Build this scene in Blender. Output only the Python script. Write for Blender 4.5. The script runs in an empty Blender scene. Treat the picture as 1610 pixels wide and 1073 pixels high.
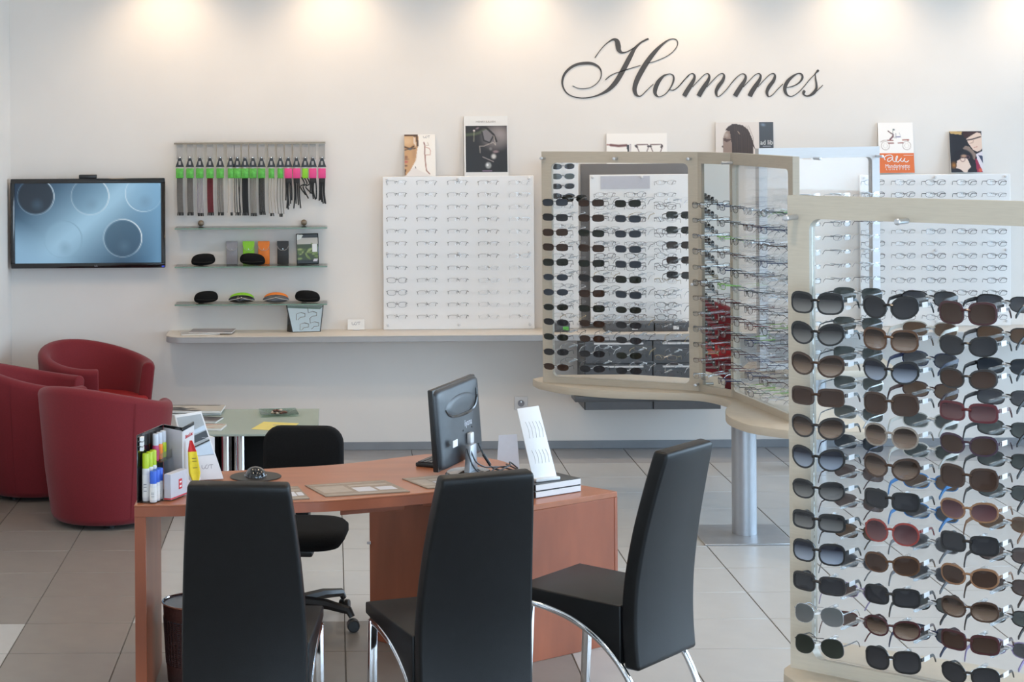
import bpy, bmesh, math, random
import numpy as np
from mathutils import Vector, Matrix

random.seed(7)
PI = math.pi
R = math.radians
sc = bpy.context.scene
COL = sc.collection

# ------------------------------------------------------------------ camera
EYE = 2.16
FPX, PX0, PY0, ROLL = 3000.0, 522.0, 172.0, R(0.4)
cam = bpy.data.cameras.new('camera')
cam.sensor_width = 36.0
cam.lens = 36.0 * FPX / 1610.0
cam.shift_x = (805.0 - PX0) / 1610.0
cam.shift_y = -(536.5 - PY0) / 1610.0
cam.clip_start = 0.05
cam_o = bpy.data.objects.new('camera', cam)
COL.objects.link(cam_o)
cam_o.location = (0, 0, EYE)
cam_o.rotation_euler = (R(90), ROLL, 0)
sc.camera = cam_o

# ------------------------------------------------------------------ world, lamps, exposure
WALL_Y, LEFT_X, RIGHT_X, FRONT_Y, CEIL_Z = 12.09, -2.04, 5.3, -1.6, 3.25
world = bpy.data.worlds.new('sky')
sc.world = world
world.use_nodes = True
wn = world.node_tree.nodes
wl = world.node_tree.links
bg = wn['Background']
tc = wn.new('ShaderNodeTexCoord')
sep = wn.new('ShaderNodeSeparateXYZ')
rmp = wn.new('ShaderNodeValToRGB')
wl.new(tc.outputs['Generated'], sep.inputs[0])
wl.new(sep.outputs['Z'], rmp.inputs[0])
rmp.color_ramp.elements[0].position = 0.0
rmp.color_ramp.elements[0].color = (0.64, 0.79, 1.0, 1)
rmp.color_ramp.elements[1].position = 0.7
rmp.color_ramp.elements[1].color = (0.50, 0.71, 1.0, 1)
wl.new(rmp.outputs[0], bg.inputs['Color'])
bg.inputs['Strength'].default_value = 8.5

def lamp(name, kind, loc, energy, color, aim=None, **kw):
    l = bpy.data.lights.new(name, kind)
    l.energy = energy
    l.color = color
    for k, v in kw.items():
        setattr(l, k, v)
    o = bpy.data.objects.new(name, l)
    COL.objects.link(o)
    o.location = loc
    if aim is not None:
        d = Vector(aim) - Vector(loc)
        o.rotation_euler = d.to_track_quat('-Z', 'Y').to_euler()
    return o

def portal(name, loc, aim, sx, sy):
    o = lamp(name, 'AREA', loc, 1.0, (1, 1, 1), aim, shape='RECTANGLE', size=sx, size_y=sy)
    o.data.cycles.is_portal = True
    return o

portal('right_window_daylight', (RIGHT_X + 0.10, 5.2, 1.6), (0, 5.2, 1.6), 13.4, 3.1)
portal('front_window_daylight', (2.2, FRONT_Y - 0.10, 1.6), (2.2, 8, 1.6), 6.1, 3.1)

WARM = (1.0, 0.74, 0.49)
for x in (-1.04, 0.02, 1.165, 2.24, 3.35, 4.45):           # wall washers recessed over the back wall
    lamp('wall_washer_lamp', 'SPOT', (x, WALL_Y - 0.34, CEIL_Z - 0.03), 28, WARM, (x, WALL_Y - 0.22, 0),
         spot_size=R(118), spot_blend=0.9, shadow_soft_size=0.05)
for x in (-1.3, 0.0, 1.3, 2.6, 3.9):                         # added unseen spots that fill the display wall with warm light
    lamp('wall_fill_lamp', 'SPOT', (x, 9.6, CEIL_Z - 0.03), 40, (1.0, 0.70, 0.44), (x, WALL_Y, 1.75),
         spot_size=R(88), spot_blend=1.0, shadow_soft_size=0.12)
for x in (-1.2, 0.6, 2.4, 4.2):                            # general ceiling downlights
    for y in (1.5, 4.2, 6.8, 9.0):
        lamp('ceiling_downlight_lamp', 'SPOT', (x, y, CEIL_Z - 0.03), 48, (1.0, 0.79, 0.56), (x, y, 0),
             spot_size=R(140), spot_blend=0.8, shadow_soft_size=0.08)

sc.view_settings.view_transform = 'Standard'
sc.view_settings.look = 'None'
sc.view_settings.exposure = 0.0
sc.view_settings.gamma = 1.0
sc.view_settings.use_curve_mapping = False
sc.cycles.max_bounces = 10
sc.cycles.diffuse_bounces = 5
sc.cycles.glossy_bounces = 5
sc.cycles.transmission_bounces = 6
sc.cycles.transparent_max_bounces = 40
sc.cycles.caustics_reflective = False
sc.cycles.caustics_refractive = False
sc.cycles.sample_clamp_indirect = 6.0
sc.cycles.use_denoising = True

# ------------------------------------------------------------------ survey helpers
def ray(px, py):
    dx, dy = px - PX0, py - PY0
    c, s = math.cos(ROLL), math.sin(ROLL)
    return (dx * c - dy * s) / FPX, (dx * s + dy * c) / FPX

def site(px, py, y):
    """world point at depth y"""
    u, v = ray(px, py)
    return Vector((u * y, y, EYE - v * y))

def spot(px, py, z):
    """world point on the level plane of height z"""
    u, v = ray(px, py)
    y = (EYE - z) / v
    return Vector((u * y, y, z))

# ------------------------------------------------------------------ materials
def srgb(r, g, b):
    def f(c):
        c /= 255.0
        return c / 12.92 if c <= 0.04045 else ((c + 0.055) / 1.055) ** 2.4
    return (f(r), f(g), f(b), 1.0)

def mat(name, col, rough=0.5, metal=0.0, spec=0.5, noise=0.0, scale=30.0, bump=0.0, bscale=200.0, coat=0.0, sheen=0.0, alpha=1.0, stretch=None):
    m = bpy.data.materials.new(name)
    m.use_nodes = True
    nt = m.node_tree
    b = nt.nodes['Principled BSDF']
    c = tuple(col[:3]) + (1.0,)
    b.inputs['Base Color'].default_value = c
    b.inputs['Roughness'].default_value = rough
    b.inputs['Metallic'].default_value = metal
    b.inputs['Specular IOR Level'].default_value = spec
    b.inputs['Coat Weight'].default_value = coat
    b.inputs['Sheen Weight'].default_value = sheen
    b.inputs['Alpha'].default_value = alpha
    if noise or bump:
        t = nt.nodes.new('ShaderNodeTexCoord')
        mp = nt.nodes.new('ShaderNodeMapping')
        nt.links.new(t.outputs['Object'], mp.inputs[0])
        if stretch:
            mp.inputs['Scale'].default_value = stretch
    if noise:
        n = nt.nodes.new('ShaderNodeTexNoise')
        n.inputs['Scale'].default_value = scale
        n.inputs['Detail'].default_value = 4
        nt.links.new(mp.outputs[0], n.inputs['Vector'])
        r = nt.nodes.new('ShaderNodeValToRGB')
        r.color_ramp.elements[0].position = 0.3
        r.color_ramp.elements[1].position = 0.7
        r.color_ramp.elements[0].color = tuple(x * (1 - noise) for x in c[:3]) + (1,)
        r.color_ramp.elements[1].color = tuple(min(1, x * (1 + noise)) for x in c[:3]) + (1,)
        nt.links.new(n.outputs['Fac'], r.inputs[0])
        nt.links.new(r.outputs[0], b.inputs['Base Color'])
    if bump:
        n2 = nt.nodes.new('ShaderNodeTexNoise')
        n2.inputs['Scale'].default_value = bscale
        nt.links.new(mp.outputs[0], n2.inputs['Vector'])
        bp = nt.nodes.new('ShaderNodeBump')
        bp.inputs['Strength'].default_value = bump
        bp.inputs['Distance'].default_value = 0.004
        nt.links.new(n2.outputs['Fac'], bp.inputs['Height'])
        nt.links.new(bp.outputs[0], b.inputs['Normal'])
    return m

def clear(name, tint=(1, 1, 1), gloss=0.5, haze=0.0, rough=0.02):
    """thin clear sheet: see-through with a fresnel sheen"""
    m = bpy.data.materials.new(name)
    m.use_nodes = True
    nt = m.node_tree
    nt.nodes.clear()
    out = nt.nodes.new('ShaderNodeOutputMaterial')
    tr = nt.nodes.new('ShaderNodeBsdfTransparent')
    tr.inputs[0].default_value = tuple(tint) + (1,)
    gl = nt.nodes.new('ShaderNodeBsdfGlossy')
    gl.inputs['Roughness'].default_value = rough
    fr = nt.nodes.new('ShaderNodeFresnel')
    fr.inputs['IOR'].default_value = 1.45
    mu = nt.nodes.new('ShaderNodeMath')
    mu.operation = 'MULTIPLY'
    mu.inputs[1].default_value = gloss
    nt.links.new(fr.outputs[0], mu.inputs[0])
    mx = nt.nodes.new('ShaderNodeMixShader')
    nt.links.new(mu.outputs[0], mx.inputs[0])
    nt.links.new(tr.outputs[0], mx.inputs[1])
    nt.links.new(gl.outputs[0], mx.inputs[2])
    last = mx
    if haze:
        df = nt.nodes.new('ShaderNodeBsdfDiffuse')
        df.inputs[0].default_value = tuple(tint) + (1,)
        m2 = nt.nodes.new('ShaderNodeMixShader')
        m2.inputs[0].default_value = haze
        nt.links.new(mx.outputs[0], m2.inputs[1])
        nt.links.new(df.outputs[0], m2.inputs[2])
        last = m2
    nt.links.new(last.outputs[0], out.inputs[0])
    return m

def tinted(name, top, bottom, a_top=0.93, a_bot=0.8):
    """sunglass lens: tint graded from brow to cheek, as on real gradient lenses"""
    m = bpy.data.materials.new(name)
    m.use_nodes = True
    nt = m.node_tree
    b = nt.nodes['Principled BSDF']
    b.inputs['Roughness'].default_value = 0.05
    b.inputs['Specular IOR Level'].default_value = 0.28
    t = nt.nodes.new('ShaderNodeTexCoord')
    s = nt.nodes.new('ShaderNodeSeparateXYZ')
    nt.links.new(t.outputs['Object'], s.inputs[0])
    mr = nt.nodes.new('ShaderNodeMapRange')
    mr.inputs['From Min'].default_value = -0.022
    mr.inputs['From Max'].default_value = 0.014
    nt.links.new(s.outputs['Z'], mr.inputs['Value'])
    mx = nt.nodes.new('ShaderNodeMix')
    mx.data_type = 'RGBA'
    nt.links.new(mr.outputs[0], mx.inputs['Factor'])
    mx.inputs['A'].default_value = tuple(bottom) + (1,)
    mx.inputs['B'].default_value = tuple(top) + (1,)
    nt.links.new(mx.outputs['Result'], b.inputs['Base Color'])
    mr2 = nt.nodes.new('ShaderNodeMapRange')
    mr2.inputs['From Min'].default_value = -0.022
    mr2.inputs['From Max'].default_value = 0.014
    mr2.inputs['To Min'].default_value = a_bot
    mr2.inputs['To Max'].default_value = a_top
    nt.links.new(s.outputs['Z'], mr2.inputs['Value'])
    nt.links.new(mr2.outputs[0], b.inputs['Alpha'])
    return m

def glow(name, strength):
    """screen lit from its own colour attribute"""
    m = bpy.data.materials.new(name)
    m.use_nodes = True
    nt = m.node_tree
    b = nt.nodes['Principled BSDF']
    a = nt.nodes.new('ShaderNodeVertexColor')
    a.layer_name = 'print'
    b.inputs['Base Color'].default_value = (0.01, 0.01, 0.01, 1)
    b.inputs['Roughness'].default_value = 0.25
    nt.links.new(a.outputs[0], b.inputs['Emission Color'])
    b.inputs['Emission Strength'].default_value = strength
    return m

def printed(name, rough=0.35):
    m = bpy.data.materials.new(name)
    m.use_nodes = True
    nt = m.node_tree
    b = nt.nodes['Principled BSDF']
    a = nt.nodes.new('ShaderNodeVertexColor')
    a.layer_name = 'print'
    nt.links.new(a.outputs[0], b.inputs['Base Color'])
    b.inputs['Roughness'].default_value = rough
    return m

M = dict(
    wall=mat('white_wall_paint', (0.82, 0.782, 0.740), 0.7, spec=0.25, noise=0.015, scale=3, bump=0.08, bscale=350),
    ceiling=mat('white_ceiling_paint', (0.82, 0.81, 0.79), 0.8, noise=0.01, scale=4),
    grout=mat('floor_grout', (0.16, 0.15, 0.14), 0.9, noise=0.1, scale=60),
    tile_taupe=mat('taupe_tile', (0.245, 0.222, 0.198), 0.32, spec=0.45, noise=0.05, scale=9, bump=0.03, bscale=60),
    tile_cream=mat('cream_tile', (0.46, 0.455, 0.445), 0.32, spec=0.45, noise=0.03, scale=9, bump=0.03, bscale=60),
    tile_dark=mat('slate_tile', (0.34, 0.33, 0.335), 0.36, spec=0.45, noise=0.05, scale=9, bump=0.03, bscale=60),
    base=mat('slate_skirting', (0.25, 0.265, 0.285), 0.35, noise=0.06, scale=9),
    shelf=mat('pale_laminate', (0.62, 0.575, 0.52), 0.42, noise=0.04, scale=12, stretch=(1, 14, 14)),
    shelf_edge=mat('grey_edging', (0.40, 0.40, 0.41), 0.45, noise=0.03, scale=20),
    frame=mat('beige_laminate', (0.515, 0.455, 0.367), 0.45, noise=0.045, scale=9, stretch=(2, 2, 26)),
    steel=mat('brushed_steel', (0.62, 0.63, 0.65), 0.34, metal=0.9, noise=0.04, scale=40, stretch=(1, 1, 12)),
    plate=mat('steel_plate', (0.42, 0.42, 0.43), 0.38, metal=0.7, noise=0.06, scale=15),
    chrome=mat('chrome', (0.82, 0.83, 0.85), 0.09, metal=1.0, noise=0.01, scale=10),
    greymetal=mat('grey_lacquered_metal', (0.38, 0.40, 0.43), 0.35, metal=0.6, noise=0.03, scale=30),
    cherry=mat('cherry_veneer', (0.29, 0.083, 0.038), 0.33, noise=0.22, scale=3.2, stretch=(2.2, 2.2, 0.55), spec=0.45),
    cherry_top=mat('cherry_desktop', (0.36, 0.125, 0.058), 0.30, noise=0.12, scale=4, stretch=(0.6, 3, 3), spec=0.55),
    leather=mat('black_leather', (0.0050, 0.0054, 0.006), 0.40, spec=0.28, noise=0.12, scale=30, bump=0.10, bscale=420),
    leather_trim=mat('black_leather_piping', (0.014, 0.015, 0.017), 0.36, noise=0.1, scale=60),
    fabric_black=mat('black_fabric', (0.010, 0.010, 0.0105), 0.95, spec=0.15, noise=0.2, scale=200, bump=0.2, bscale=900),
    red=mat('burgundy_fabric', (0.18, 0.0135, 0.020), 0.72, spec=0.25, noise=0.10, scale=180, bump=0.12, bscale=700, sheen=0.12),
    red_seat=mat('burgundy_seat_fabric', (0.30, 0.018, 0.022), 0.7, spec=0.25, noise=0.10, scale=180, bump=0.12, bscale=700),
    black=mat('black_plastic', (0.012, 0.012, 0.013), 0.4, noise=0.1, scale=60),
    gloss_black=mat('gloss_black_plastic', (0.008, 0.008, 0.009), 0.10, noise=0.05, scale=60, coat=0.4),
    monitor=mat('charcoal_plastic', (0.028, 0.031, 0.036), 0.34, noise=0.08, scale=90, bump=0.05, bscale=600),
    white=mat('white_plastic', (0.70, 0.70, 0.71), 0.35, noise=0.01, scale=40),
    paper=mat('white_card', (0.80, 0.79, 0.77), 0.55, noise=0.01, scale=40),
    greycard=mat('grey_card', (0.42, 0.395, 0.37), 0.6, noise=0.03, scale=50),
    lilac=mat('pale_grey_card', (0.55, 0.55, 0.60), 0.5, noise=0.02, scale=50),
    palegrey=mat('pale_grey_plastic', (0.56, 0.60, 0.67), 0.4, noise=0.02, scale=50),
    ink=mat('dark_ink', (0.03, 0.027, 0.026), 0.5, noise=0.1, scale=80),
    vinyl=mat('charcoal_vinyl', (0.060, 0.055, 0.052), 0.5, noise=0.08, scale=6),
    logo_grey=mat('grey_ink', (0.30, 0.30, 0.33), 0.5, noise=0.05, scale=80),
    whiteink=mat('white_ink', (0.85, 0.85, 0.85), 0.5, noise=0.02, scale=80),
    redink=mat('red_ink', (0.55, 0.02, 0.03), 0.45, noise=0.05, scale=80),
    lime=mat('lime_plastic', (0.46, 0.60, 0.015), 0.4, noise=0.05, scale=40),
    blue=mat('blue_plastic', (0.03, 0.12, 0.62), 0.4, noise=0.05, scale=40),
    orange=mat('orange_plastic', (0.85, 0.22, 0.015), 0.45, noise=0.05, scale=40),
    pink=mat('pink_plastic', (0.80, 0.06, 0.25), 0.45, noise=0.05, scale=40),
    magenta=mat('magenta_label', (0.45, 0.04, 0.14), 0.45, noise=0.05, scale=40),
    green=mat('green_label', (0.10, 0.45, 0.05), 0.4, noise=0.25, scale=60),
    lime_pouch=mat('lime_leatherette', (0.26, 0.62, 0.02), 0.5, noise=0.05, scale=40),
    orange_pouch=mat('orange_leatherette', (0.80, 0.20, 0.015), 0.5, noise=0.05, scale=40),
    grey_pouch=mat('grey_leatherette', (0.27, 0.26, 0.28), 0.5, noise=0.05, scale=40),
    black_pouch=mat('black_leatherette', (0.022, 0.020, 0.019), 0.5, noise=0.1, scale=40),
    grey_shell=mat('grey_shell', (0.075, 0.08, 0.09), 0.25, noise=0.05, scale=40),
    yellow=mat('yellow_paper', (0.78, 0.66, 0.20), 0.6, noise=0.04, scale=40),
    yellow_cloth=mat('yellow_cloth', (0.80, 0.62, 0.03), 0.7, noise=0.06, scale=80),
    red_cloth=mat('red_cloth', (0.60, 0.015, 0.015), 0.6, noise=0.06, scale=80),
    white_cloth=mat('white_cloth', (0.78, 0.77, 0.75), 0.7, noise=0.03, scale=80),
    darkcab=mat('anthracite_laminate', (0.075, 0.078, 0.085), 0.4, noise=0.06, scale=20),
    darkpanel=mat('grey_wall_panel', (0.14, 0.132, 0.130), 0.5, noise=0.04, scale=10),
    mirror=mat('mirror_silver', (0.86, 0.90, 0.89), 0.02, metal=1.0, noise=0.005, scale=2),
    frame_white=mat('daylit_laminate', (0.60, 0.605, 0.615), 0.4, noise=0.02, scale=9, stretch=(2, 2, 26)),  # beige frame laminate, window daylight on the rear wing put into the colour
    board=mat('opal_acrylic_board', (0.88, 0.87, 0.86), 0.3, noise=0.01, scale=10, spec=0.4),
    frosted=clear('frosted_table_glass', (0.56, 0.64, 0.585), 0.8, haze=0.6, rough=0.12),
    glass=clear('clear_glass', (0.965, 0.99, 0.975), 0.9),
    glass_edge=clear('green_glass_edge', (0.42, 0.62, 0.52), 0.6, haze=0.45, rough=0.15),
    acrylic=clear('clear_acrylic', (0.985, 0.99, 0.992), 0.5),
    peg=clear('clear_peg', (0.93, 0.95, 0.96), 0.8, haze=0.12),
    clip=mat('white_clip', (0.85, 0.86, 0.88), 0.25, noise=0.01, scale=50),
    lens_clear=clear('clear_lens', (0.99, 0.992, 0.995), 0.4),
    dish=clear('green_dish_glass', (0.80, 0.92, 0.87), 0.8, haze=0.07),
    bin_metal=mat('brown_mesh_metal', (0.15, 0.09, 0.085), 0.35, metal=0.6, noise=0.15, scale=120),
    bin_in=mat('blue_grey_liner', (0.20, 0.24, 0.30), 0.3, metal=0.5, noise=0.05, scale=40),
    pebble_a=mat('brown_pebble', (0.12, 0.05, 0.035), 0.4, noise=0.2, scale=90),
    pebble_b=mat('cream_pebble', (0.50, 0.42, 0.34), 0.4, noise=0.1, scale=90),
    skirt_white=mat('white_window_frame', (0.72, 0.74, 0.76), 0.4, noise=0.01, scale=20),
    ground=mat('outdoor_paving', (0.34, 0.33, 0.31), 0.9, noise=0.1, scale=2),
    printed=printed('printed_sheet'),
    screen=glow('lit_screen', 1.0),
    brass=mat('bronze_stud', (0.22, 0.17, 0.12), 0.35, metal=0.7, noise=0.05, scale=50),
    grey_cord=mat('grey_cord', (0.16, 0.145, 0.13), 0.6, noise=0.1, scale=50),
    red_cord=mat('burgundy_cord', (0.13, 0.012, 0.016), 0.6, noise=0.1, scale=50),
    lilac_cord=mat('lilac_cord', (0.24, 0.22, 0.26), 0.6, noise=0.1, scale=50),
    beige_cord=mat('beige_cord', (0.42, 0.36, 0.30), 0.6, noise=0.1, scale=50),
    black_cord=mat('black_cord', (0.014, 0.013, 0.012), 0.6, noise=0.1, scale=50),
    placemat=mat('brown_print_sheet', (0.24, 0.18, 0.13), 0.35, noise=0.1, scale=30),
    beige_print=mat('beige_print', (0.36, 0.30, 0.25), 0.35, noise=0.1, scale=30),
    photo_grey=mat('photo_grey', (0.36, 0.385, 0.40), 0.45, noise=0.04, scale=20),
    blue_led=mat('blue_badge', (0.03, 0.06, 0.7), 0.3, noise=0.02, scale=50),
)

# ------------------------------------------------------------------ mesh builder
class MB:
    def __init__(self):
        self.v, self.f, self.m, self.k = [], [], [], 0

    def mi(self, k):
        self.k = k
        return self

    def add(self, vs, fs):
        n = len(self.v)
        self.v += [tuple(p) for p in vs]
        for q in fs:
            self.f.append([n + i for i in q])
            self.m.append(self.k)
        return self

    def box(self, x0, x1, y0, y1, z0, z1, T=None):
        vs = [(x, y, z) for z in (z0, z1) for y in (y0, y1) for x in (x0, x1)]
        if T is not None:
            vs = [T @ Vector(p) for p in vs]
        return self.add(vs, [(0, 2, 3, 1), (4, 5, 7, 6), (0, 1, 5, 4), (2, 6, 7, 3), (0, 4, 6, 2), (1, 3, 7, 5)])

    def prism(self, pts, z0, z1):
        n = len(pts)
        a = sum(pts[i][0] * pts[(i + 1) % n][1] - pts[(i + 1) % n][0] * pts[i][1] for i in range(n))
        if a < 0:
            pts = pts[::-1]
        vs = [(p[0], p[1], z0) for p in pts] + [(p[0], p[1], z1) for p in pts]
        fs = [tuple(range(n))[::-1], tuple(range(n, 2 * n))]
        fs += [(i, (i + 1) % n, n + (i + 1) % n, n + i) for i in range(n)]
        return self.add(vs, fs)

    def loft(self, rings, closed=True, caps=True):
        n = len(rings[0])
        vs = [p for r in rings for p in r]
        fs = []
        for j in range(len(rings) - 1):
            for i in range(n if closed else n - 1):
                a, b = j * n + i, j * n + (i + 1) % n
                fs.append((a, b, b + n, a + n))
        if caps:
            fs.append(tuple(range(n))[::-1])
            fs.append(tuple(range((len(rings) - 1) * n, len(rings) * n)))
        return self.add(vs, fs)

    def tube(self, path, r, n=8, flat=1.0, up=(0, 0, 1), caps=True):
        path = [Vector(p) for p in path]
        rs = r if isinstance(r, (list, tuple)) else [r] * len(path)
        rings = []
        for i, p in enumerate(path):
            t = (path[min(i + 1, len(path) - 1)] - path[max(i - 1, 0)]).normalized()
            u = Vector(up)
            if abs(t.dot(u)) > 0.95:
                u = Vector((1, 0, 0)) if abs(t.x) < 0.9 else Vector((0, 1, 0))
            s = t.cross(u).normalized()
            w = s.cross(t).normalized()
            rings.append([p + s * (rs[i] * math.cos(2 * PI * k / n) * flat) + w * (rs[i] * math.sin(2 * PI * k / n)) for k in range(n)])
        return self.loft(rings, True, caps)

    def lathe(self, prof, n=24, c=(0, 0, 0)):
        rings = [[(c[0] + r * math.cos(2 * PI * k / n), c[1] + r * math.sin(2 * PI * k / n), c[2] + z) for k in range(n)] for r, z in prof]
        return self.loft(rings, True, True)

    def ball(self, c, rx, ry, rz, n=12, m=8, lo=-90.0):
        rings = []
        for j in range(m + 1):
            t = R(lo + (89.0 - lo) * j / m)
            if j == 0 and lo <= -89:
                t = R(-89)
            rings.append([(c[0] + rx * math.cos(t) * math.cos(2 * PI * k / n), c[1] + ry * math.cos(t) * math.sin(2 * PI * k / n), c[2] + rz * math.sin(t)) for k in range(n)])
        return self.loft(rings, True, True)

    def mesh(self, name, mats, bevel=0.0, seg=2, smooth=38):
        me = bpy.data.meshes.new(name)
        me.from_pydata(self.v, [], self.f)
        for mm in (mats if isinstance(mats, (list, tuple)) else [mats]):
            me.materials.append(mm)
        me.polygons.foreach_set('material_index', self.m)
        bm = bmesh.new()
        bm.from_mesh(me)
        bmesh.ops.remove_doubles(bm, verts=bm.verts, dist=1e-6)
        bmesh.ops.recalc_face_normals(bm, faces=bm.faces)
        if bevel:
            es = [e for e in bm.edges if len(e.link_faces) == 2 and e.calc_face_angle(0) > R(32)]
            bmesh.ops.bevel(bm, geom=es, offset=bevel, segments=seg, affect='EDGES', profile=0.5, clamp_overlap=True)
        bm.to_mesh(me)
        bm.free()
        if smooth:
            me.shade_smooth()
            me.set_sharp_from_angle(angle=R(smooth))
        me.update()
        return me

    def build(self, name, mats, parent=None, **kw):
        return link(name, self.mesh(name, mats, **kw), parent)

def link(name, data, parent=None, loc=None, rot=None):
    o = bpy.data.objects.new(name, data)
    COL.objects.link(o)
    if parent is not None:
        o.parent = parent
    if loc is not None:
        o.location = loc
    if rot is not None:
        o.rotation_euler = rot
    return o

def tag(o, label, cat, group=None, kind=None):
    o['label'] = label
    o['category'] = cat
    if group:
        o['group'] = group
    if kind:
        o['kind'] = kind
    return o

def thing(name, label, cat, loc=(0, 0, 0), rz=0.0, group=None, rot=None):
    o = bpy.data.objects.new(name, None)
    o.empty_display_size = 0.05
    COL.objects.link(o)
    o.location = loc
    o.rotation_euler = rot if rot is not None else (0, 0, rz)
    return tag(o, label, cat, group)

def struct(o):
    o['kind'] = 'structure'
    return o

def text(name, s, size, m, parent, loc, rot, extrude=0.0004, align='CENTER', sx=1.0):
    c = bpy.data.curves.new(name, 'FONT')
    c.body = s
    c.size = size
    c.extrude = extrude
    c.align_x = align
    c.align_y = 'CENTER'
    c.resolution_u = 3
    c.materials.append(m)
    tmp = bpy.data.objects.new(name, c)
    COL.objects.link(tmp)
    dg = bpy.context.evaluated_depsgraph_get()
    me = bpy.data.meshes.new_from_object(tmp.evaluated_get(dg))
    bpy.data.objects.remove(tmp)
    bpy.data.curves.remove(c)
    o = link(name, me, parent, loc, rot)
    o.scale = (sx, 1, 1)
    return o

UP = (R(90), 0, 0)          # a flat drawing stood up to face -Y

def smooth_path(pts, k=6):
    """Catmull-Rom through points of any dimension"""
    P = [np.array(p, float) for p in pts]
    out = []
    for i in range(len(P) - 1):
        p0 = P[max(i - 1, 0)]; p1 = P[i]; p2 = P[i + 1]; p3 = P[min(i + 2, len(P) - 1)]
        for j in range(k):
            t = j / k
            out.append(0.5 * ((2 * p1) + (-p0 + p2) * t + (2 * p0 - 5 * p1 + 4 * p2 - p3) * t * t + (-p0 + 3 * p1 - 3 * p2 + p3) * t ** 3))
    out.append(P[-1])
    return out

# ------------------------------------------------------------------ flat prints
class Print:
    def __init__(self, w, h, bgcol):
        self.w, self.h = w, h
        self.a = np.ones((h, w, 3)) * np.array(bgcol, float) / 255.0
        self.y, self.x = np.mgrid[0:h, 0:w]
        self.x = (self.x + 0.5) / w
        self.y = (self.y + 0.5) / h

    def mix(self, mask, col):
        self.a += (np.array(col, float) / 255.0 - self.a) * np.clip(mask, 0, 1)[..., None]
        return self

    def ell(self, cx, cy, rx, ry, col, rot=0.0, soft=0.12, op=1.0):
        c, s = math.cos(rot), math.sin(rot)
        dx, dy = self.x - cx, self.y - cy
        d = np.sqrt(((dx * c + dy * s) / rx) ** 2 + ((-dx * s + dy * c) / ry) ** 2)
        return self.mix((1 - d) / soft * op if op >= 1 else np.clip((1 - d) / soft, 0, 1) * op, col)

    def rect(self, x0, x1, y0, y1, col, op=1.0):
        return self.mix(((self.x >= x0) & (self.x <= x1) & (self.y >= y0) & (self.y <= y1)) * op, col)

    def poly(self, pts, col, op=1.0):
        ins = np.zeros_like(self.x, bool)
        n = len(pts)
        for i in range(n):
            (x1, y1), (x2, y2) = pts[i], pts[(i + 1) % n]
            if y1 == y2:
                continue
            cr = ((y1 > self.y) != (y2 > self.y)) & (self.x < (x2 - x1) * (self.y - y1) / (y2 - y1) + x1)
            ins ^= cr
        return self.mix(ins * op, col)

    def line(self, pts, wd, col, op=1.0):
        asp = self.h / self.w
        m = np.zeros_like(self.x)
        for (x1, y1), (x2, y2) in zip(pts, pts[1:]):
            ax, ay = x2 - x1, (y2 - y1) * asp
            L = ax * ax + ay * ay + 1e-12
            t = np.clip(((self.x - x1) * ax + (self.y - y1) * asp * ay) / L, 0, 1)
            d = np.hypot(self.x - x1 - t * ax, (self.y - y1) * asp - t * ay)
            m = np.maximum(m, np.clip(1.5 - d / (wd / 2), 0, 1))
        return self.mix(m * op, col)

    def ring(self, cx, cy, r, wd, col, op=1.0, ry=None):
        asp = self.h / self.w
        d = np.abs(np.hypot(self.x - cx, (self.y - cy) * asp * (r / ry if ry else 1)) - r)
        return self.mix(np.clip(1.3 - d / (wd / 2), 0, 1) * op, col)

    def sheet(self, name, m, parent, W, H, rot=UP, loc=(0, 0, 0)):
        """grid whose vertices carry the picture, lying in local XY, centred"""
        w, h = self.w, self.h
        xs = np.linspace(-W / 2, W / 2, w)
        ys = np.linspace(H / 2, -H / 2, h)
        vs = [(x, y, 0.0) for y in ys for x in xs]
        fs = [(j * w + i, (j + 1) * w + i, (j + 1) * w + i + 1, j * w + i + 1) for j in range(h - 1) for i in range(w - 1)]
        me = bpy.data.meshes.new(name)
        me.from_pydata(vs, [], fs)
        me.materials.append(m)
        at = me.color_attributes.new('print', 'FLOAT_COLOR', 'POINT')
        c = np.clip(self.a.reshape(-1, 3), 0, 1)
        lin = np.where(c <= 0.04045, c / 12.92, ((c + 0.055) / 1.055) ** 2.4)
        at.data.foreach_set('color', np.concatenate([lin, np.ones((len(lin), 1))], 1).ravel().astype(np.float32))
        me.update()
        return link(name, me, parent, loc, rot)
# ================================================================== ROOM
fl = MB().box(LEFT_X - 0.1, RIGHT_X + 0.1, FRONT_Y - 0.1, WALL_Y + 0.1, -0.12, -0.004).build('floor', M['grout'], smooth=0)
struct(fl)
TX, TY, T0, R0 = 0.4475, 0.4425, 0.038, 8.04
tile_mesh = {}
for k in ('tile_taupe', 'tile_cream', 'tile_dark'):
    tile_mesh[k] = MB().box(0.0025, TX - 0.0025, 0.0025, TY - 0.0025, -0.004, 0).mesh('tile', M[k], bevel=0.0012, seg=1)
for j in range(-3, 10):
    for i in range(-5, 12):
        x, y = T0 + i * TX, R0 + j * TY
        if x + TX < LEFT_X + 0.02 or x > RIGHT_X - 0.02 or y > WALL_Y - 0.03:
            continue
        if j >= 8:
            k = 'tile_dark'
        elif j >= 0 and i >= -2:
            k = 'tile_cream'
        elif j < 0 and i < -3:
            k = 'tile_cream'
        elif j < 0 and i >= 2:
            k = 'tile_cream'
        else:
            k = 'tile_taupe'
        link('tile', tile_mesh[k], fl, (x, y, 0))
near = MB()
for j in range(-21, -3):
    for i in range(-5, 12):
        x, y = T0 + i * TX, R0 + j * TY
        near.box(x + 0.0025, x + TX - 0.0025, y + 0.0025, y + TY - 0.0025, -0.004, 0)
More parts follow.
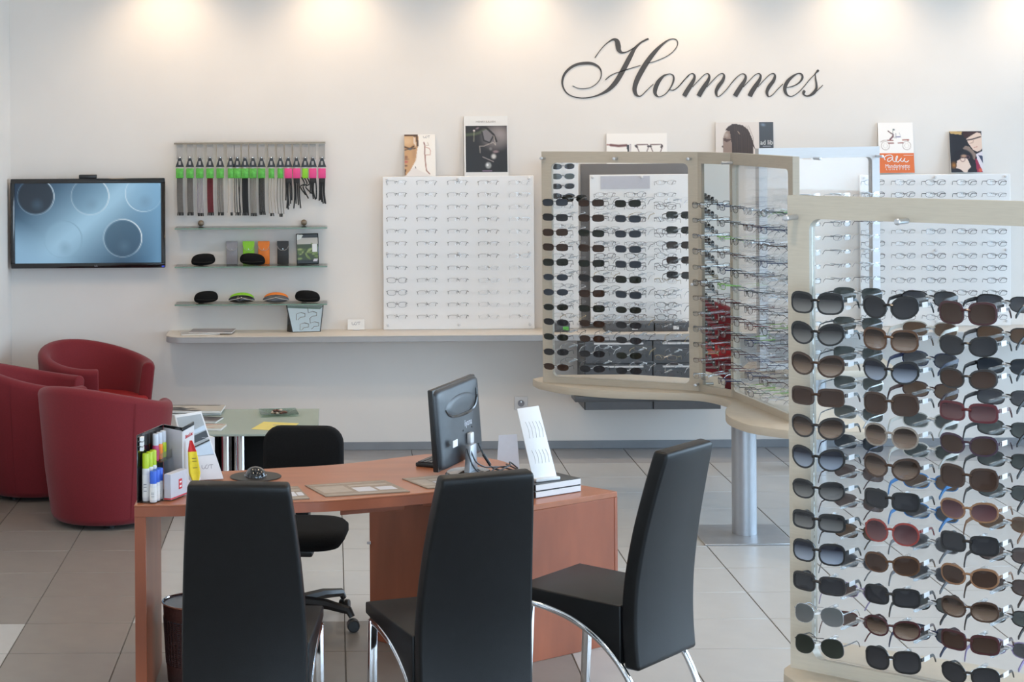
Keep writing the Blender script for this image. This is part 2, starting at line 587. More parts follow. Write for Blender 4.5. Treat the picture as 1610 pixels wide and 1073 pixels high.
o = near.build('tile_field', M['tile_taupe'], fl, smooth=0)
o['kind'] = 'stuff'

struct(MB().box(LEFT_X - 0.2, RIGHT_X + 0.2, WALL_Y, WALL_Y + 0.2, -0.1, CEIL_Z + 0.1).build('wall_back', M['wall'], smooth=0))
struct(MB().box(LEFT_X - 0.2, LEFT_X, FRONT_Y - 0.2, WALL_Y, -0.1, CEIL_Z + 0.1).build('wall_left', M['wall'], smooth=0))
ce = struct(MB().box(LEFT_X - 0.2, RIGHT_X + 0.2, FRONT_Y - 0.2, WALL_Y, CEIL_Z, CEIL_Z + 0.15).build('ceiling', M['ceiling'], smooth=0))
bb = struct(MB().box(LEFT_X, RIGHT_X, WALL_Y - 0.012, WALL_Y, 0, 0.05).build('baseboard_back', M['base'], bevel=0.002, seg=1))
struct(MB().box(LEFT_X, LEFT_X + 0.012, FRONT_Y, WALL_Y - 0.012, 0, 0.05).build('baseboard_left', M['base'], bevel=0.002, seg=1))

def glazing(name, along, fixed, a0, a1, n, doors=()):
    """shop window: posts, rails and one pane per bay, along x or y"""
    w = struct(bpy.data.objects.new(name, None)); COL.objects.link(w)
    def bx(mb, p, q, z0, z1, t=0.03):
        if along == 'y':
            mb.box(fixed - t, fixed + t, p, q, z0, z1)
        else:
            mb.box(p, q, fixed - t, fixed + t, z0, z1)
    st = (a1 - a0) / n
    for k in range(n + 1):
        mb = MB(); p = a0 + k * st; bx(mb, p - 0.035, p + 0.035, 0, CEIL_Z)
        mb.build('post', M['skirt_white'], w, bevel=0.004, seg=1)
    for z0, z1 in ((0, 0.07), (2.22, 2.29), (CEIL_Z - 0.07, CEIL_Z)):
        for k in range(n):
            mb = MB(); bx(mb, a0 + k * st + 0.035, a0 + (k + 1) * st - 0.035, z0, z1)
            mb.build('rail', M['skirt_white'], w, bevel=0.004, seg=1)
    for k in range(n):
        for z0, z1 in ((0.07, 2.22), (2.29, CEIL_Z - 0.07)):
            mb = MB(); bx(mb, a0 + k * st + 0.035, a0 + (k + 1) * st - 0.035, z0, z1, 0.004)
            mb.build('pane', M['glass'], w, smooth=0)
    return w
glazing('window_1', 'y', RIGHT_X + 0.04, FRONT_Y + 0.05, WALL_Y - 0.03, 8)
glazing('window_2', 'x', FRONT_Y - 0.04, -0.9, RIGHT_X - 0.03, 5)
struct(MB().box(LEFT_X, -0.935, FRONT_Y - 0.2, FRONT_Y, -0.1, CEIL_Z).build('wall_front', M['wall'], smooth=0))
# recessed downlight rims in the ceiling, last row round the added fill spots
for i, (x, y) in enumerate([(x, WALL_Y - 0.34) for x in (-1.04, 0.02, 1.165, 2.24, 3.35, 4.45)] + [(x, y) for x in (-1.2, 0.6, 2.4, 4.2) for y in (1.5, 4.2, 6.8, 9.0)] + [(x, 9.6) for x in (-1.3, 0.0, 1.3, 2.6, 3.9)]):
    o = MB().lathe([(0.045, 0), (0.06, -0.006), (0.06, 0.0), (0.045, 0.0005)], 20).build('downlight_rim', M['white'], ce)
    o.location = (x, y, CEIL_Z)
# outdoors beyond the right shop window
struct(MB().box(RIGHT_X + 0.2, 40, -25, 40, -0.3, -0.15).build('ground_outside', M['ground'], smooth=0))

# wall socket
s = site(819, 634, WALL_Y)
t = thing('wall_socket', 'white wall socket low on the back wall above the leaning stand', 'socket', (s.x, WALL_Y, s.z))
MB().box(-0.042, 0.042, -0.010, 0, -0.042, 0.042).build('cover_plate', M['white'], t, bevel=0.004)
MB().lathe([(0.021, 0), (0.021, 0.004), (0.017, 0.004), (0.016, 0.001), (0.001, 0.001)], 20).build('socket_ring', M['logo_grey'], t).rotation_euler = (R(90), 0, 0)
t.children[-1].location = (0, -0.010, 0)
o = MB().box(-0.003, 0.003, -0.016, -0.010, 0.004, 0.014).build('earth_pin', M['chrome'], t)

# ================================================================== WALL SHELF (runs the whole wall)
SH = 0.765
t = thing('wall_shelf', 'long pale laminate shelf with grey edge fixed along the back wall', 'shelf', (-1.04, WALL_Y, SH))
arc = [(0.0 + 0.11 - 0.11 * math.sin(a), -0.35 + 0.11 - 0.11 * math.cos(a)) for a in [R(d) for d in range(0, 91, 10)]]
pl = [(5.6, 0), (5.6, -0.35)] + arc + [(0, 0)]
MB().prism(pl, -0.006, 0).build('top', M['shelf'], t, bevel=0.001, seg=1)
MB().prism([(x + 0.001 if x < 0.2 else x, y + (0.001 if y < -0.1 else 0)) for x, y in pl], -0.040, -0.006).build('edge_board', M['shelf_edge'], t, bevel=0.002, seg=1)

# ================================================================== TELEVISION
c = site(138.5, 351.3, WALL_Y - 0.12)
t = thing('wall_television', 'black flat television on the back wall showing round lenses', 'television', c)
W2, H2 = 0.482, 0.281
MB().box(-W2, W2, 0.0, 0.045, -H2, H2).build('casing', M['gloss_black'], t, bevel=0.006)
bz = MB()
for x0, x1, z0, z1 in ((-W2, W2, H2 - 0.028, H2), (-W2, W2, -H2, -H2 + 0.032), (-W2, -W2 + 0.024, -H2 + 0.032, H2 - 0.028), (W2 - 0.024, W2, -H2 + 0.032, H2 - 0.028)):
    bz.box(x0, x1, -0.012, 0.0, z0, z1)
bz.build('bezel', M['gloss_black'], t, bevel=0.003)
MB().box(-0.15, 0.15, 0.045, 0.118, -0.12, 0.12).build('wall_bracket', M['black'], t, bevel=0.004)
MB().box(-0.055, 0.055, -0.012, 0.03, H2, H2 + 0.024).build('camera_bar', M['black'], t, bevel=0.004)
p = Print(150, 84, (84, 125, 158))
yy, xx = p.y, p.x
g = np.clip(0.52 + 0.42 * np.cos((xx * 1.2 - yy * 1.05 + 0.42) * 3.6) * -1 + 0.12 * (0.5 - np.abs(yy - 0.5)), 0, 1)
g = np.clip(1.05 - np.abs((xx * 0.62 + yy * 0.40) - 0.50) * 2.4, 0, 1)
p.a = np.array((16, 42, 66)) / 255 + g[..., None] * (np.array((146, 184, 208)) - np.array((16, 42, 66))) / 255
p.mix(np.clip((xx - 0.72) * 3, 0, 0.75), (110, 160, 196))
p.mix(np.clip(((1 - xx) + yy * 0.8 - 1.32) * 3, 0, 0.9), (130, 168, 196))
for cx, cy, rr, op, tone, rim in ((0.145, 0.17, 0.125, 0.85, (22, 34, 46), (190, 205, 216)), (0.515, 0.17, 0.128, 0.18, (48, 86, 112), (206, 218, 226)), (0.88, 0.14, 0.125, 0.25, (140, 178, 205), (190, 212, 226)),
                                  (0.33, 0.70, 0.128, 0.25, (140, 176, 200), (120, 154, 178)), (0.735, 0.69, 0.130, 0.60, (34, 62, 84), (225, 233, 238))):
    p.ell(cx, cy, rr, rr / 0.56, tone, soft=0.10, op=op * 0.999)
    p.ell(cx + 0.01, cy + 0.10, 0.055, 0.10, (96, 126, 148), soft=0.9, op=0.35)
    a = np.arctan2((yy - cy) * 0.56, xx - cx)
    dd = np.abs(np.hypot(xx - cx, (yy - cy) * 0.56) - rr)
    p.mix(np.clip(1.2 - dd / 0.0045, 0, 1) * (0.35 + 0.65 * np.clip(np.cos(a + 0.5 if cx < .8 else a - 2.6), 0, 1)), rim)
p.sheet('screen', M['screen'], t, 2 * W2 - 0.048, 2 * H2 - 0.060, UP, (0, -0.003, 0.002))
text('maker_mark', 'LG', 0.016, M['logo_grey'], t, (0.05, -0.0125, -H2 + 0.014), UP)
MB().box(W2 - 0.02, W2 - 0.004, -0.0135, -0.012, -H2 + 0.004, -H2 + 0.014).build('corner_badge', M['blue_led'], t)

# ================================================================== GLASS SHELVES AND WHAT STANDS ON THEM
GY0, GD = WALL_Y, 0.20
def glass_shelf(py, label, studs=True):
    a, b = site(274.5, py, WALL_Y - GD), site(514.5, py, WALL_Y - GD)
    z = (a.z + b.z) / 2
    L = b.x - a.x
    t = thing('glass_shelf', label, 'shelf', (a.x, WALL_Y, z), group='glass shelves over the laminate shelf')
    MB().box(0, L, -GD + 0.002, -0.001, -0.008, 0).build('pane', M['glass'], t, smooth=0)
    MB().box(0, L, -GD, -GD + 0.002, -0.008, 0).build('polished_edge', M['glass_edge'], t, smooth=0)
    if studs:
        for fx in (0.16, 0.845):
            m = MB().lathe([(0.010, 0), (0.019, 0.004), (0.019, 0.018), (0.012, 0.022)], 14).build('stud', M['brass'], t)
            m.rotation_euler = (R(90), 0, 0)
            m.location = (L * fx, 0, 0.020)
            MB().box(L * fx - 0.017, L * fx + 0.017, -0.035, 0.0, -0.018, -0.009).build('stud_foot', M['brass'], t, bevel=0.002)
    return a.x, z, L
gx0, gz1, gL = glass_shelf(358.5, 'empty topmost glass shelf below the hanging cords')
_, gz2, _ = glass_shelf(419.2, 'middle glass shelf carrying upright pouches and two black cases')
_, gz3, _ = glass_shelf(478.6, 'lowest glass shelf carrying four rounded spectacle cases')

# header rail with the hanging cords
a = site(273.5, 225.5, WALL_Y - 0.10); b = site(511.5, 225, WALL_Y - 0.10)
t = thing('cord_rail', 'thin glass rail at the top of the hanging eyewear cords', 'rail', (a.x, WALL_Y, a.z))
RL = b.x - a.x
MB().box(0, RL, -0.10, 0, -0.006, 0.002).build('rail_plate', M['glass'], t, smooth=0)
MB().box(0, RL, -0.102, -0.10, -0.007, 0.003).build('rail_edge', M['brass'], t, smooth=0)
cx_px = [282.5, 298.5, 314, 330, 346, 362.5, 373, 385, 397.5, 411, 426.5, 440.5, 453, 466, 479.5, 491.5, 506]
kinds = [('green', 'grey_cord', 'grey cords', 339, 9), ('green', 'grey_cord', 'grey cords', 339, 8), ('green', 'lilac_cord', 'lilac cords', 340, 5), ('green', 'red_cord', 'burgundy cords', 339, 8),
         ('green', 'grey_cord', 'dark grey cords', 339, 6), ('green', 'beige_cord', 'two beige cords', 339, 2), ('green', 'black_cord', 'loose black cords', 339, 4), ('green', 'black_cord', 'dense black cords', 339, 8),
         ('green', 'grey_cord', 'brown grey cords', 340, 5), ('green', 'black_cord', 'dark cords', 338, 7), ('green', 'beige_cord', 'pale beige cords', 340, 3), ('green', 'grey_cord', 'three grey cords', 341, 3),
         ('pink', 'black_cord', 'thick black straps', 334, 6), ('pink', 'black_cord', 'wide loose black straps', 333, 4), ('lime', 'black_cord', 'short crumpled black straps', 310, 3), ('pink', 'black_cord', 'short black straps', 322, 5), ('pink', 'black_cord', 'black straps', 328, 6)]
nth = ['first', 'second', 'third', 'fourth', 'fifth', 'sixth', 'seventh', 'eighth', 'ninth', 'tenth', 'eleventh', 'twelfth', 'thirteenth', 'fourteenth', 'fifteenth', 'sixteenth', 'seventeenth']
rr = random.Random(3)
for i, (px, (lab, cord, words, ybot, nc)) in enumerate(zip(cx_px, kinds)):
    top = site(px, 226.5, WALL_Y - 0.06)
    bot = site(px, ybot, WALL_Y - 0.06).z - top.z
    t = thing('eyewear_cord_pack', f'hanging pack of {words}, {lab} label, {nth[i]} from left on the rail', 'eyewear cord', top, group='eyewear cords on the glass rail')
    w = 0.020 if i not in (5, 8) else 0.024
    MB().box(-w, w, -0.001, 0.001, -0.098, 0.0).build('header_card', M['greycard'], t, smooth=0)
    hk = MB()
    hk.loft([[(x, y, z) for x, z in ((-0.027, -0.146), (-0.024, -0.138), (-0.006, -0.083), (0.006, -0.083), (0.024, -0.138), (0.027, -0.146))] for y in (-0.010, -0.002)])
    hk.build('hanger', M['black'], t)
    MB().ball((0, -0.012, -0.086), 0.006, 0.006, 0.006, 8, 5).build('hook_tip', M['chrome'], t)
    MB().box(-0.007, 0.007, -0.0125, -0.010, -0.132, -0.108).build('hanger_window', M['greycard'], t, smooth=0)
    lw = 0.0235 if nc > 3 else 0.018
    MB().box(-lw, lw, -0.016, 0.0, -0.216, -0.154).build('label', M[lab] if lab != 'lime' else M['lime_pouch'], t, bevel=0.003)
    MB().box(-0.007, 0.007, -0.008, -0.002, -0.156, -0.140).build('label_loop', M['white'], t, smooth=0)
    cb = MB()
    loose = lab != 'green' or nc < 5
    for k in range(nc):
        x = (k - (nc - 1) / 2) * (0.033 / max(nc - 1, 1))
        x2 = x * (1.0 if not loose else 1.25) + 0.003 + (rr.uniform(-.004, .004) if loose else 0)
        r = 0.0026 if lab == 'green' else 0.0044
        zb = bot * (1 if lab == 'green' else rr.uniform(0.86, 1.0))
        pth = [(x, -0.006 - 0.003 * (k % 2), -0.21), (x + (rr.uniform(-.006, .006) if loose else 0), -0.008, -0.21 + (zb + 0.21) * 0.5), (x2, -0.006, zb + 0.018)]
        if lab == 'lime':
            pth = [(x - 0.006, -0.008, -0.21), (x + 0.012, -0.01, -0.25), (x - 0.014, -0.01, -0.27), (x + 0.02, -0.01, zb - 0.01 * k)]
        cb.tube(smooth_path(pth, 4), r, 5)
    cb.build('cord_bundle', M[cord], t)
    if lab == 'green':
        te = MB()
        for k in range(min(nc, 5)):
            x = (k - (min(nc, 5) - 1) / 2) * 0.008 + 0.003
            te.tube([(x, -0.007, bot + 0.020), (x + rr.uniform(-.003, .003), -0.007, bot)], 0.0042, 6)
        te.build('cord_ends', M['black_cord'], t)
    elif lab == 'pink':
        MB().box(-0.019, 0.019, -0.014, 0.001, -0.246, -0.214).build('strap_knot', M['black_cord'], t, bevel=0.004)

def soft_case(px, shelf_z, label, w=0.076, h=0.098):
    s = site(px, 400, WALL_Y - 0.115)
    t = thing('spectacle_case', label, 'spectacle case', (s.x, WALL_Y - 0.115, shelf_z + 0.001), group='soft black cases on the glass shelves')
    rings = []
    for k in range(9):
        u = k / 8
        f = math.sin(PI * (0.04 + 0.92 * u)) ** 0.5
        y = (u - 0.5) * 0.056
        rings.append([(w * f * math.copysign(abs(math.cos(a)) ** 0.8, math.cos(a)) * (1.0 if math.sin(a) < 0.2 else 0.97), y,
                       0.034 + f * (0.041 * abs(math.sin(a)) ** 0.75 if math.sin(a) >= 0 else -0.033 * abs(math.sin(a)) ** 0.6) + 0.006 * f * math.cos(a) * (-1 if w > .077 else 1)) for a in [2 * PI * q / 24 for q in range(24)]])
    MB().loft(rings).build('shell', M['fabric_black'], t)
    zp = [(w * 0.97 * math.cos(a), -0.0285, 0.034 + 0.002 * math.sin(a)) for a in [PI + PI * q / 12 for q in range(13)]]
    MB().tube([(-w * 0.80, -0.026, 0.024), (0, -0.029, 0.021), (w * 0.80, -0.026, 0.024)], 0.0016, 5).build('zip', M['black_cord'], t)
soft_case(319.5, gz2, 'soft black oval case at the left on the middle glass shelf')
soft_case(397, gz2, 'soft black oval case before the lime and orange pouches', 0.080)
soft_case(323.5, gz3, 'soft black oval case at the left on the lowest glass shelf')
soft_case(483, gz3, 'soft black oval case at the right on the lowest glass shelf', 0.079)

def clam(px, label, lidm, shellm):
    s = site(px, 470, WALL_Y - 0.115)
    t = thing('open_spectacle_case', label, 'spectacle case', (s.x, WALL_Y - 0.115, gz3 + 0.001), group='hard clamshell cases on the lowest glass shelf')
    def half(y0, sy, zc, h, w, zlow):
        rings = []
        for k in range(8):
            u = k / 7
            f = math.sin(PI * (0.06 + 0.88 * u)) ** 0.5
            rings.append([(w * f * math.cos(a), y0 + (u - 0.5) * sy, zc + f * h * (math.sin(a) if math.sin(a) > 0 else zlow * math.sin(a))) for a in [2 * PI * q / 20 for q in range(20)]])
        return MB().loft(rings)
    half(-0.022, 0.05, 0.020, 0.031, 0.083, 0.62).build('lower_shell', M[shellm], t)
    half(0.026, 0.035, 0.026, 0.036, 0.078, 0.6).build('lid', M[lidm], t)
    MB().tube([(-0.078, -0.047, 0.018), (0, -0.050, 0.036), (0.078, -0.047, 0.018)], 0.0018, 5).build('rim', M['chrome'], t)
    MB().lathe([(0.004, 0), (0.003, 0.003)], 8, (0, -0.052, 0.037)).build('snap', M['chrome'], t)
clam(380, 'hard case with lime green lid and dark shell, lowest glass shelf', 'lime_pouch', 'gloss_black')
clam(434, 'hard case with orange lid and grey shell, lowest glass shelf', 'orange_pouch', 'grey_shell')

def pouch(px, m, label):
    s = site(px, 400, WALL_Y - 0.055)
    t = thing('spectacle_pouch', label, 'spectacle pouch', (s.x, WALL_Y - 0.055, gz2 + 0.001), group='upright flap pouches on the middle glass shelf')
    MB().box(-0.036, 0.036, -0.016, 0.016, 0, 0.146).build('body', m, t, bevel=0.006)
    pts = [(-0.0365, 0), (-0.0365, -0.030)] + [(0.0335 * math.sin(a), -0.030 - 0.030 * math.cos(a)) for a in [R(d) for d in range(-80, 81, 16)]] + [(0.0365, -0.030), (0.0365, 0)]
    f = MB().prism(pts, 0, 0.007).build('flap', m, t, bevel=0.001, seg=1)
    f.rotation_euler = UP
    f.location = (0, -0.0155, 0.148)
    o = MB().tube([(p_[0], p_[1], 0.0072) for p_ in pts[1:-1]], 0.0014, 5).build('flap_stitching', M['greycard'], t)
    o.rotation_euler = UP
    o.location = (0, -0.0155, 0.148)
    o = MB().lathe([(0.0035, 0), (0.003, 0.002)], 10).build('snap', M['chrome'], t)
    o.rotation_euler = UP
    o.location = (0, -0.0225, 0.098)
pouch(365, M['grey_pouch'], 'grey flap pouch standing at left on the middle glass shelf')
pouch(391, M['lime_pouch'], 'lime green flap pouch standing behind the black case')
pouch(415, M['orange_pouch'], 'orange flap pouch standing on the middle glass shelf')
pouch(445, M['black_pouch'], 'black flap pouch with silver snap beside the plant card')

s = site(484, 400, WALL_Y - 0.07)
t = thing('photo_card', 'dark framed photo card of green plants on the middle glass shelf', 'photo card', (s.x, WALL_Y - 0.075, gz2 + 0.001), rot=(R(-4), R(-1), 0))
MB().box(-0.070, 0.070, 0, 0.008, 0, 0.194).build('card', M['gloss_black'], t, bevel=0.002)
p = Print(40, 56, (14, 14, 12))
p.rect(0.0, 1.0, 0.13, 0.34, (196, 188, 176)).poly([(0.0, 0.12), (0.5, 0.1), (0.95, 0.06), (0.95, 0.02), (0, 0.02)], (24, 22, 18)).poly([(0, 0.0), (0.3, 0.03), (0.2, 0.16), (0, 0.2)], (226, 226, 220))
p.rect(0.0, 1.0, 0.34, 0.88, (52, 66, 30))
for q in range(26):
    p.ell(rr.random(), 0.38 + 0.46 * rr.random(), 0.16, 0.05, rr.choice([(104, 124, 54), (76, 98, 40), (150, 160, 96), (34, 44, 22), (128, 148, 80)]), rot=rr.uniform(-1, 1), soft=0.5)
p.rect(0.72, 0.94, 0.34, 0.60, (226, 226, 226)).rect(0, 1, 0.87, 1, (16, 18, 14)).poly([(0.74, 0.93), (0.8, 0.84), (0.98, 0.84), (0.94, 0.93)], (206, 200, 206))
p.sheet('picture', M['printed'], t, 0.130, 0.182, UP, (0, -0.001, 0.097))

# mirror tray with spare rims, card and magazines on the laminate shelf
A, B = spot(459, 523.5, SH), spot(504, 521, SH)
t = thing('mirror_display_stand', 'slanted mirrored stand with wire rims on the laminate shelf', 'display stand', (A + B) / 2, math.atan2(B.y - A.y, B.x - A.x) * 0.5)
f = MB().prism([(-0.088, 0), (0.088, 0), (0.116, 0.172), (-0.120, 0.176)], 0, 0.006).build('mirror_plate', M['mirror'], t, smooth=0)
f.rotation_euler = (R(78), 0, 0)
e = MB()
q = [(-0.088, 0), (0.088, 0), (0.116, 0.172), (-0.120, 0.176)]
for i in range(4):
    e.tube([(q[i][0], q[i][1], 0.004), (q[(i + 1) % 4][0], q[(i + 1) % 4][1], 0.004)], 0.0035, 5)
e.build('border', M['ink'], t).rotation_euler = (R(78), 0, 0)
MB().prism([(0, 0), (0.055, 0), (0.04, 0.17)], 0, 0.006).build('side_panel', M['gloss_black'], t).rotation_euler = (R(90), 0, R(115))
t.children[-1].location = (-0.090, 0.004, 0)
w = MB()
for dx, dz, sgn in ((0.045, 0.115, 1), (0.055, 0.050, 1), (-0.03, 0.11, -1), (-0.01, 0.045, -1)):
    w.tube([(dx - 0.03, dz + 0.035 * sgn, 0.012), (dx - 0.028, dz + 0.004, 0.012), (dx, dz + 0.012, 0.013), (dx + 0.026, dz + 0.004, 0.013), (dx + 0.024, dz - 0.016, 0.013), (dx - 0.004, dz - 0.018, 0.013), (dx - 0.022, dz - 0.034, 0.012)], 0.0013, 5)
w.build('wire_rims', M['brass'], t).rotation_euler = (R(78), 0, 0)

s = spot(560, 519.5, SH)
t = thing('logo_card', 'small white logo card standing alone on the laminate shelf', 'card', s, rot=(R(-8), 0, 0))
MB().box(-0.053, 0.053, 0, 0.003, 0.004, 0.068).build('card', M['paper'], t, smooth=0)
MB().box(-0.022, 0.022, -0.012, 0.010, 0.0, 0.006).build('foot', M['white'], t, bevel=0.002)

def ust(parent, loc, rot, s, m):
    """small wavy letter mark U S T"""
    g = MB()
    g.tube(smooth_path([(-1, 0.35, 0), (-1, -0.1, 0), (-0.72, -0.35, 0), (-0.45, -0.1, 0), (-0.2, 0.3, 0), (0.05, 0.35, 0)], 4), 0.06, 5)
    g.tube(smooth_path([(-0.45, -0.15, 0), (-0.1, -0.35, 0), (0.12, -0.12, 0), (0.25, 0.2, 0), (0.5, 0.36, 0), (1.05, 0.36, 0)], 4), 0.06, 5)
    g.tube([(0.72, 0.36, 0), (0.72, -0.35, 0)], 0.06, 5)
    o = g.build('letter_mark', m, parent)
    o.location = loc
    o.rotation_euler = rot
    o.scale = (s, s, s * 0.15)
    return o
ust(t, (0, -0.001, 0.042), UP, 0.026, M['logo_grey'])

def magazine(name, label, cat, loc, rz, w, d, h, colors, seed, lift=0.0):
    r2 = random.Random(seed)
    t = thing(name, label, cat, loc, rz)
    MB().box(-w / 2, w / 2, -d / 2, d / 2, 0, h).build('pages', M['paper'], t, bevel=min(h * 0.3, 0.002), seg=1)
    p = Print(30, 30, colors[0])
    for k in range(9):
        p.ell(r2.random(), r2.random(), r2.uniform(.08, .35), r2.uniform(.08, .3), r2.choice(colors), rot=r2.uniform(-1, 1), soft=0.4)
    p.rect(0.05, 0.9, 0.04, 0.14, colors[-1], 0.8)
    p.sheet('cover', M['printed'], t, w, d, (0, 0, 0), (0, 0, h + 0.0006))
    return t
c1 = [(150, 140, 140), (120, 96, 92), (196, 150, 132), (88, 84, 88), (206, 200, 198)]
s = spot(318, 525.5, SH); magazine('magazine', 'grey magazine lying at the left end of the laminate shelf', 'magazine', (s.x - 0.02, 11.93, SH + 0.0005), R(8), 0.24, 0.20, 0.006, [(176, 172, 170), (120, 110, 110), (200, 190, 186)], 4)
magazine('magazine', 'open glossy magazine with pink picture on the laminate shelf', 'magazine', (s.x + 0.06, 11.945, SH + 0.008), R(-4), 0.27, 0.21, 0.007, c1, 9)

# ================================================================== WALL LETTERING
word = {
 'H': [[(222, 622, 5), (280, 648, 7), (350, 655, 8), (430, 640, 8), (500, 595, 9), (545, 530, 10), (550, 460, 14), (520, 405, 22), (450, 368, 30), (365, 362, 33), (270, 377, 30), (190, 420, 28), (130, 485, 26), (104, 560, 22), (110, 630, 18), (150, 700, 14), (225, 745, 12), (330, 763, 12), (440, 752, 14), (540, 720, 22), (630, 670, 38), (710, 590, 52), (775, 490, 55), (840, 370, 54), (895, 265, 48), (938, 192, 32), (1000, 130, 20), (1060, 95, 20), (1095, 80, 20)],
       [(478, 300, 10), (530, 225, 9), (590, 155, 10), (650, 108, 16), (695, 88, 26), (732, 108, 48), (745, 160, 58), (752, 205, 50), (778, 236, 30), (815, 240, 16), (870, 220, 12), (935, 180, 12)],
       [(1085, 362, 8), (1170, 340, 8), (1280, 295, 8), (1370, 235, 8), (1425, 160, 9), (1425, 105, 10), (1385, 82, 11), (1320, 97, 15), (1240, 157, 28), (1160, 240, 44), (1080, 345, 55), (1010, 460, 58), (960, 560, 55), (935, 650, 48), (945, 710, 38), (975, 740, 20), (1010, 737, 10), (1060, 690, 9), (1110, 640, 8), (1150, 605, 8)],
       [(598, 555, 10), (650, 510, 11), (720, 475, 9), (800, 450, 9), (840, 437, 10), (920, 412, 9), (1000, 388, 8)]],
 'o': [[(1330, 485, 10), (1270, 507, 22), (1212, 570, 42), (1178, 640, 48), (1170, 700, 38), (1190, 738, 20), (1225, 748, 10), (1290, 715, 10), (1350, 640, 14), (1383, 560, 20), (1380, 508, 16), (1350, 486, 10), (1330, 485, 10)],
       [(1340, 668, 9), (1385, 672, 8), (1440, 630, 8), (1500, 560, 8), (1560, 503, 8)]],
}
w2 = {
 'm': [[(-14, 300, 6), (0, 298, 6), (40, 270, 6), (90, 215, 6), (140, 155, 7), (180, 132, 8), (205, 152, 18), (198, 195, 30), (160, 262, 42), (125, 318, 45), (100, 362, 45)],
       [(185, 270, 6), (240, 210, 6), (300, 150, 6), (335, 132, 8), (355, 155, 18), (345, 200, 30), (305, 265, 42), (270, 320, 45), (247, 362, 45)],
       [(330, 270, 6), (390, 205, 6), (445, 150, 6), (485, 132, 9), (505, 155, 20), (490, 205, 32), (450, 260, 36), (425, 310, 30), (428, 348, 20), (445, 367, 9), (480, 345, 6), (530, 295, 6), (580, 230, 6), (625, 180, 6)]],
 'm2': [[(580, 230, 6), (640, 165, 6), (690, 135, 8), (722, 155, 18), (715, 200, 30), (675, 265, 42), (640, 320, 45), (615, 362, 45)],
       [(700, 270, 6), (760, 205, 6), (815, 150, 6), (855, 132, 8), (875, 155, 18), (862, 200, 30), (820, 265, 42), (785, 320, 45), (765, 362, 45)],
       [(845, 270, 6), (905, 205, 6), (960, 150, 6), (1000, 132, 9), (1020, 155, 20), (1005, 205, 32), (965, 260, 36), (940, 310, 30), (943, 348, 20), (960, 367, 9), (1000, 345, 6), (1050, 290, 6), (1100, 240, 6)]],
 'e': [[(1140, 275, 8), (1200, 262, 9), (1260, 230, 14), (1297, 180, 20), (1290, 142, 16), (1255, 132, 10), (1200, 162, 22), (1147, 215, 34), (1120, 275, 34), (1127, 325, 26), (1155, 358, 13), (1195, 362, 8), (1250, 330, 6), (1310, 270, 6), (1370, 195, 6), (1420, 145, 7)]],
 's': [[(1415, 150, 7), (1438, 122, 14), (1453, 106, 24), (1463, 98, 16)], [(1428, 140, 6), (1432, 190, 14), (1440, 240, 18), (1438, 285, 24), (1415, 325, 30), (1375, 354, 20), (1340, 361, 13), (1312, 345, 16), (1312, 322, 30), (1322, 305, 20)], [(1435, 318, 8), (1475, 280, 7), (1505, 250, 6)]],
}
o0 = site(1090, 110, WALL_Y)
t = thing('wall_lettering', 'large dark script word on the back wall above the posters', 'lettering', (o0.x, WALL_Y - 0.0035, o0.z))
def letter(strokes, ox, oy, k):
    g = MB()
    for st in strokes:
        P = smooth_path([(site(ox + x / k, oy + y / k, WALL_Y).x - o0.x, site(ox + x / k, oy + y / k, WALL_Y).z - o0.z, max(w, 7) * 1.04 / k * WALL_Y / FPX) for x, y, w in st], 7)
        rings = []
        for i, q in enumerate(P):
            d = P[min(i + 1, len(P) - 1)][:2] - P[max(i - 1, 0)][:2]
            d /= np.hypot(*d) + 1e-9
            nx, nz = -d[1] * q[2] / 2, d[0] * q[2] / 2
            rings.append([(q[0] + nx, 0, q[1] + nz), (q[0] - nx, 0, q[1] - nz), (q[0] - nx, 0.003, q[1] - nz), (q[0] + nx, 0.003, q[1] + nz)])
        g.loft(rings)
    g.build('letter', M['vinyl'], t, smooth=0)
for st in word.values():
    letter(st, 870, 50, 1610 / 220)
for st in w2.values():
    letter(st, 1060, 95, 6.44)
